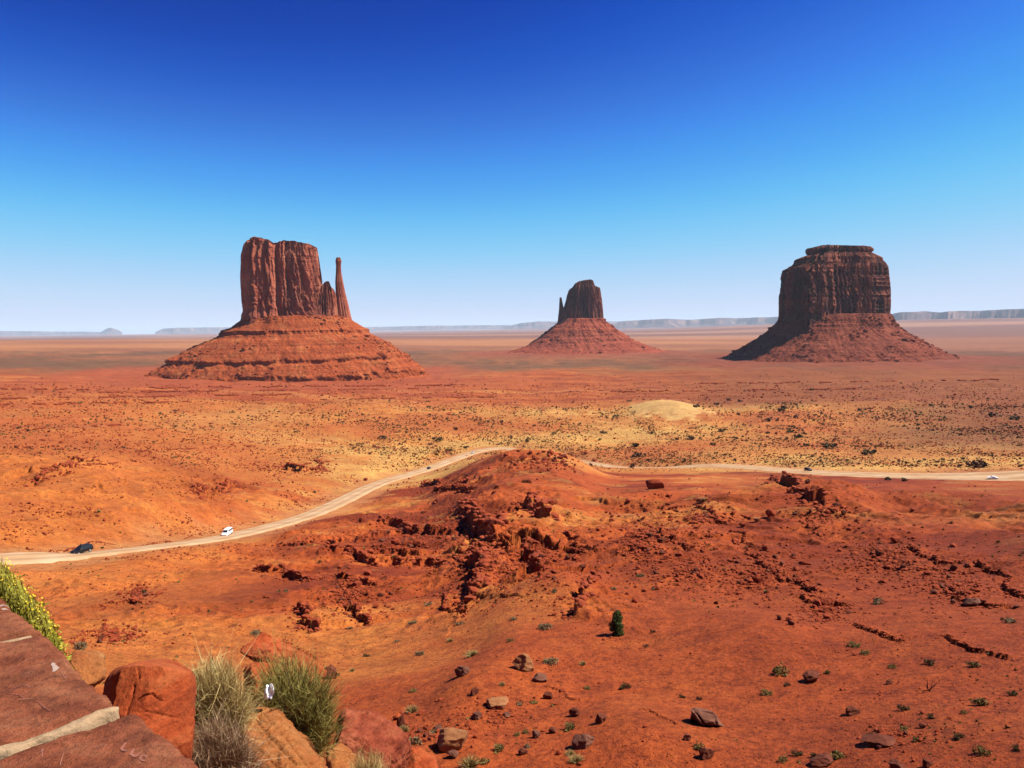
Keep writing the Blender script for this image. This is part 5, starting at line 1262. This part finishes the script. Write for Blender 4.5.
k = rs.integers(0, len(r0), 15000); f = rs.uniform(.3, 1.0, (15000, 1)); a0 = r0[k] + (tp[k] - r0[k]) * f; dr_ = (tp[k] - r0[k]); dr_ /= np.linalg.norm(dr_, axis=1)[:, None]
a1 = a0 + (dr_ + rs.normal(0, .6, (15000, 3))) * rs.uniform(.05, .15, (15000, 1)); a1[:, 2] += .02
V, F = ribbons(a0, a1, rs.normal(0, .006, (15000, 3)), np.full(15000, .004), rs, 3); mesh_np('twigs', V, F, M['ephedra'], g)
g, V, F, *_ = fan('grass_clump', [(366, 790, 6.5), (374, 792, 6.5)], 700, [(348, 765), (352, 752), (362, 748), (374, 746), (384, 752), (388, 766)], 6.3, 6.7, 'blade', 'small dry grass tuft at the bottom edge before the mauve boulder', 'grass', .0045, 34)
mesh_np('blades', V, F, M['blade'], g)
# white scrap caught in the broom bush
def scrap():
    rs = np.random.default_rng(8); n = 12; V = []
    for i in range(n):
        for j in range(n):
            a, b = i / (n - 1) - .5, j / (n - 1) - .5
            V.append((a * .065 * (1 - .5 * abs(b)) + .02 * b, .02 * math.sin(7 * a + 5 * b) + rs.normal(0, .006), b * .10 + .012 * math.sin(9 * a)))
    F = [(i * n + j, (i + 1) * n + j, (i + 1) * n + j + 1, i * n + j + 1) for i in range(n - 1) for j in range(n - 1)]
    o = mesh_py('paper_scrap', V, F, plain('white_paper', (.8, .8, .8), .9), None, True); sol = o.modifiers.new('s', 'SOLIDIFY'); sol.thickness = .002
    place(o, P(269, 692, 5.42), .3); tag(o, 'crumpled white paper scrap caught on the left of the broom bush', 'litter')
scrap()

# ------------------------------------------------------------------ the stone wall in the near corner
M['cap'] = rock_mat('red_cap_stone', srgb(146, 74, 46), srgb(176, 96, 62), srgb(202, 126, 86), 4.5, .012, (7, 16, 7), .5, True)
M['mortar'] = rock_mat('pale_mortar', srgb(190, 152, 112), srgb(212, 176, 134), srgb(226, 196, 156), 14, .006)
M['wallstone'] = rock_mat('wall_course_stone', srgb(130, 66, 48), srgb(150, 80, 60), srgb(176, 106, 80), 2.2, .02)
M['scratch'] = plain('scratched_stone', srgb(186, 118, 94), .9)
M['whitemark'] = plain('white_bird_mark', srgb(206, 176, 158), .9)
ZW = -.6
def wall():
    e0, e1 = on_z(0, 590, ZW), on_z(200, 768, ZW); d = (e1 - e0)[:2]; d /= np.linalg.norm(d); inn = np.array([-d[1], d[0]]) * -1
    if inn @ np.array([-1, -1]) < 0: inn = -inn
    t = tag(empty('stone_wall', (e0 + e1) / 2), 'red sandstone parapet wall with carved cap stones in the lower left corner', 'wall'); c = np.array(t.location)
    def slab(pts2, z0, z1, name, mat, bev, vox=None, parent=t, jag=0.0, seed=0):
        import bmesh
        bm = bmesh.new(); lo = [bm.verts.new((p[0] - c[0], p[1] - c[1], z0 - c[2])) for p in pts2]; hi = [bm.verts.new((p[0] - c[0], p[1] - c[1], z1 - c[2])) for p in pts2]
        n = len(pts2); bm.faces.new(hi); bm.faces.new(lo[::-1])
        for i in range(n): bm.faces.new((lo[i], lo[(i + 1) % n], hi[(i + 1) % n], hi[i]))
        bmesh.ops.recalc_face_normals(bm, faces=bm.faces)
        me = bpy.data.meshes.new(name); bm.to_mesh(me); bm.free(); me.materials.append(M[mat])
        o = bpy.data.objects.new(name, me); COL.objects.link(o)
        o.modifiers.new('b', 'BEVEL').width = bev; o.modifiers['b'].segments = 3
        if vox:
            r_ = o.modifiers.new('r', 'REMESH'); r_.voxel_size = vox; r_.use_smooth_shade = True
            ev = o.evaluated_get(bpy.context.evaluated_depsgraph_get()); m2 = bpy.data.meshes.new_from_object(ev); bpy.data.objects.remove(o)
            nv = len(m2.vertices); V = np.empty(nv * 3, np.float32); m2.vertices.foreach_get('co', V); V = V.reshape(-1, 3).astype(float)
            N = np.empty(nv * 3, np.float32); m2.vertex_normals.foreach_get('vector', N); N = N.reshape(-1, 3)
            for f, a in ((5, .006), (14, .004), (40, .0028), (110, .0015)):
                V += N * (a * perlin(V[:, 0] * f + seed, V[:, 1] * f + V[:, 2] * f, 5))[:, None]
            m2.vertices.foreach_set('co', V.astype(np.float32).ravel()); m2.update(); m2.materials.clear(); m2.materials.append(M[mat])
            o = bpy.data.objects.new(name, m2); COL.objects.link(o)
        o.parent = parent; return o
    E = lambda u, v: on_z(u, v, ZW)[:2]
    far_end = e0[:2] - d * 2.6; near_end = e1[:2] + d * 1.2; Wd = .62
    j1o, j1i = E(43, 632), E(0, 641)                   # thin light joint
    j2o, j2i = E(124, 709), E(0, 752)                  # mortar seam
    ext = lambda a, b: a + (b - a) / np.linalg.norm(b - a) * (Wd / max(.3, abs(((b - a) / np.linalg.norm(b - a)) @ inn)))
    J1, J2 = ext(j1o, j1i), ext(j2o, j2i)
    gap = lambda p, q, s_: (p + d * s_, q + d * s_)
    a0, a1 = gap(j1o, J1, -.004); b0, b1 = gap(j1o, J1, .004); c0, c1 = gap(j2o, J2, -.012); e_, f_ = gap(j2o + inn * 0, J2, .016)
    slab([far_end, a0, a1, far_end + inn * Wd], ZW - .10, ZW, 'cap_stone', 'cap', .012, .010, seed=1)
    slab([b0, c0, c1, b1], ZW - .10, ZW, 'cap_stone', 'cap', .012, .008, seed=2)
    slab([e_ + inn * -.012, near_end + inn * -.012, near_end + inn * Wd, f_], ZW - .10, ZW + .004, 'cap_stone', 'cap', .014, .008, seed=3)
    slab([j1o + inn * .02 - d * .006, j1o + inn * .02 + d * .006, J1 + d * .006, J1 - d * .006], ZW - .05, ZW - .002, 'mortar_joint', 'mortar', .002)
    # pale mortar smeared over the second joint, uneven edges
    q0, q1 = E(120, 711.5), E(-60, 773); n = 26; up, dn = [], []
    dirq = (q1 - q0) / np.linalg.norm(q1 - q0); nq = np.array([-dirq[1], dirq[0]])
    for i in range(n):
        f = i / (n - 1); p = q0 + (q1 - q0) * f; w = .003 + .007 * sm(0, .25, f) + .003 * perlin(f * 9, 3.3, 6); o_ = .006 * perlin(f * 6, 9.1, 7)
        up.append(p + nq * (w + o_)); dn.append(p - nq * (w - o_))
    slab(up + dn[::-1], ZW - .03, ZW + .007, 'mortar_seam', 'mortar', .003, .005, seed=4)
    # scratches, carved letters, white mark
    from mathutils.bvhtree import BVHTree
    caps = [BVHTree.FromPolygons([v.co[:] for v in o.data.vertices], [tuple(p.vertices) for p in o.data.polygons]) for o in t.children if o.name.startswith('cap_stone')]
    def surf(x, y):
        zs = [h[0].z for h in (b.ray_cast(Vector((x, y, 1.0)), Vector((0, 0, -1))) for b in caps) if h[0] is not None]
        return max(zs) if zs else ZW - c[2]
    def strokes(name, lines, mat, w=.0035, z=.0009):
        V, F = [], []; rs = np.random.default_rng(len(lines))
        for ln in lines:
            q = np.array([E(*p) for p in ln]) - c[:2]; q = spline(q, 7); q += rs.normal(0, .0006, q.shape); m = len(q); o = len(V)
            tg = np.gradient(q, axis=0); tg /= np.linalg.norm(tg, axis=1)[:, None] + 1e-9; nn = np.stack([-tg[:, 1], tg[:, 0]], 1)
            ww = w * (.35 + .65 * np.sin(np.linspace(.25, 2.9, m))) * rs.uniform(.7, 1.2, m)
            for p, n_, w_ in zip(q, nn, ww):
                for a in (-.5, .5):
                    r = p + n_ * w_ * a; V.append((r[0], r[1], surf(*r) + z))
            for i in range(m - 1): F.append((o + 2 * i, o + 2 * i + 2, o + 2 * i + 3, o + 2 * i + 1))
        mesh_py(name, V, F, M[mat], t)
    letters = []
    for k_, shape in enumerate(([(0, 1), (0, .5), (0, 0), (.5, 0), (1, 0)], [(0, 1), (0, .5), (.1, .08), (.5, 0), (.9, .08), (1, .5), (1, 1)], [(1, .85), (.5, 1), (.08, .8), (0, .5), (.08, .2), (.5, 0), (1, .15)])):
        O, r_, a_ = np.array([121.5, 750]) + k_ * np.array([8.6, 6.4]), np.array([5.4, 4.0]), np.array([4.6, -5.6])
        letters.append([tuple(O + r_ * p + a_ * q) for p, q in shape])
    strokes('carved_letters', letters, 'scratch', .0042)
    strokes('scratches', [[(40, 756), (43, 752), (42, 760)], [(60, 768), (64, 758)], [(10, 668), (30, 660), (55, 655)], [(18, 676), (34, 672)], [(8, 690), (22, 684), (30, 686)], [(60, 668), (64, 676), (68, 673)], [(20, 700), (34, 697)], [(95, 750), (105, 747)], [(108, 706), (118, 703)]], 'scratch', .0018)
    strokes('dark_cracks', [[(38, 700), (44, 706), (50, 711)], [(8, 694), (18, 694), (24, 699)]], 'wallstone', .004)
    strokes('white_marks', [[(0, 606), (6, 604), (11, 606)], [(52, 664), (56, 668), (54, 671)], [(2, 608), (9, 607)]], 'whitemark', .009)
    # wall body: coursed blocks
    zc = ZW - .104
    for k, h in enumerate((.24, .30, .26, .34, .5)):
        x0 = -2.6 + .13 * (k % 2); L0 = np.linalg.norm(near_end - far_end); a = 0.0; rs = np.random.default_rng(60 + k)
        while a < L0 - .05:
            b = min(L0, a + rs.uniform(.35, .7)); g = .008
            p = [far_end + d * (a + g) + inn * .02, far_end + d * (b - g) + inn * .02, far_end + d * (b - g) + inn * (Wd - .03), far_end + d * (a + g) + inn * (Wd - .03)]
            slab(p, zc - h + g, zc, 'wall_stone', 'wallstone', .015); a = b
        zc -= h
    core = [far_end + d * .03 + inn * .035, near_end - d * .03 + inn * .035, near_end - d * .03 + inn * (Wd - .045), far_end + d * .03 + inn * (Wd - .045)]
    slab(core, zc - .5, ZW - .09, 'mortar_core', 'mortar', .004)
    return e0, e1, d, inn, far_end, near_end, Wd
e0, e1, wd_, inn_, fe_, ne_, Wd_ = wall()
# terrace the visitor stands on
def terrace():
    a, b = fe_ - wd_ * 3 + inn_ * (Wd_ - .05), ne_ + wd_ * 4 + inn_ * (Wd_ - .05)
    pts = [a, b, b + inn_ * 7, a + inn_ * 7]
    V = [(p[0], p[1], z) for z in (-3.2, -1.6) for p in pts]
    struct(mesh_py('terrace_pavement', V, [(0, 1, 2, 3)[::-1], (4, 5, 6, 7), (0, 1, 5, 4), (1, 2, 6, 5), (2, 3, 7, 6), (3, 0, 4, 7)], rock_mat('terrace_paving', srgb(150, 88, 64), srgb(170, 106, 80), srgb(186, 124, 96), 1.2, .01)))
terrace()
# yellow flowering shrub hugging the outer face of the wall
def rabbitbrush():
    rs = np.random.default_rng(77); n = 1500
    f = rs.uniform(0, 1, n); el = np.array([(-40, 545), (0, 556), (10, 568), (20, 579), (30, 592), (40, 604), (48, 617), (53, 628), (56, 640)], float)
    i = np.minimum((f * 8).astype(int), 7); t = (f * 8 - i)[:, None]; top = el[i] * (1 - t) + el[i + 1] * t
    edge_v = 590 + top[:, 0] * .89
    g = rs.uniform(0, 1, n) ** 1.2; v = top[:, 1] + (edge_v + 14 - top[:, 1]) * g; u = top[:, 0] + rs.normal(0, 1.2, n) - 2 * g
    De = np.array([math.hypot(*on_z(a, b, ZW)[:2]) for a, b in zip(top[:, 0], np.minimum(edge_v, 700))])
    tip = P(u, v, De + rs.uniform(.04, .24, n)); ro = tip.copy(); ro[:, 2] = -1.45; ro[:, :2] += rs.normal(0, .05, (n, 2)) + np.array([.10, .06])
    root = tag(empty('flowering_shrub', ro.mean(0)), 'yellow green flowering shrub growing along the outer edge of the wall', 'shrub'); c = np.array(root.location)
    st = tip + (ro - tip) * .9
    V, F = ribbons(st - c, tip - c, rs.normal(0, .02, (n, 3)), np.full(n, .004), rs, 4); mesh_np('stems', V, F, foliage_mat('yellow_green_stems', srgb(136, 132, 46), srgb(168, 160, 58), srgb(196, 184, 78), 9), root)
    k = rs.integers(0, n, 5200); q = tip[k] + (st[k] - tip[k]) * rs.uniform(0, .25, (5200, 1)) + rs.normal(0, .008, (5200, 3))
    V, F = leaves(q - c, rs.uniform(.003, .006, 5200), rs, 3.4); mesh_np('leaves', V, F, foliage_mat('yellow_green_leaves', srgb(136, 138, 40), srgb(170, 164, 52), srgb(200, 186, 66), 12), root)
    k = rs.integers(0, n, 2600); q = tip[k] + rs.normal(0, .006, (2600, 3)); q[:, 2] += .004
    V, F = leaves((q - c)[:1000], rs.uniform(.003, .005, 1000), rs, 1.1); mesh_np('flowers', V, F, foliage_mat('yellow_flowers', srgb(236, 200, 30), srgb(250, 218, 50), srgb(255, 230, 96), 12), root)
rabbitbrush()
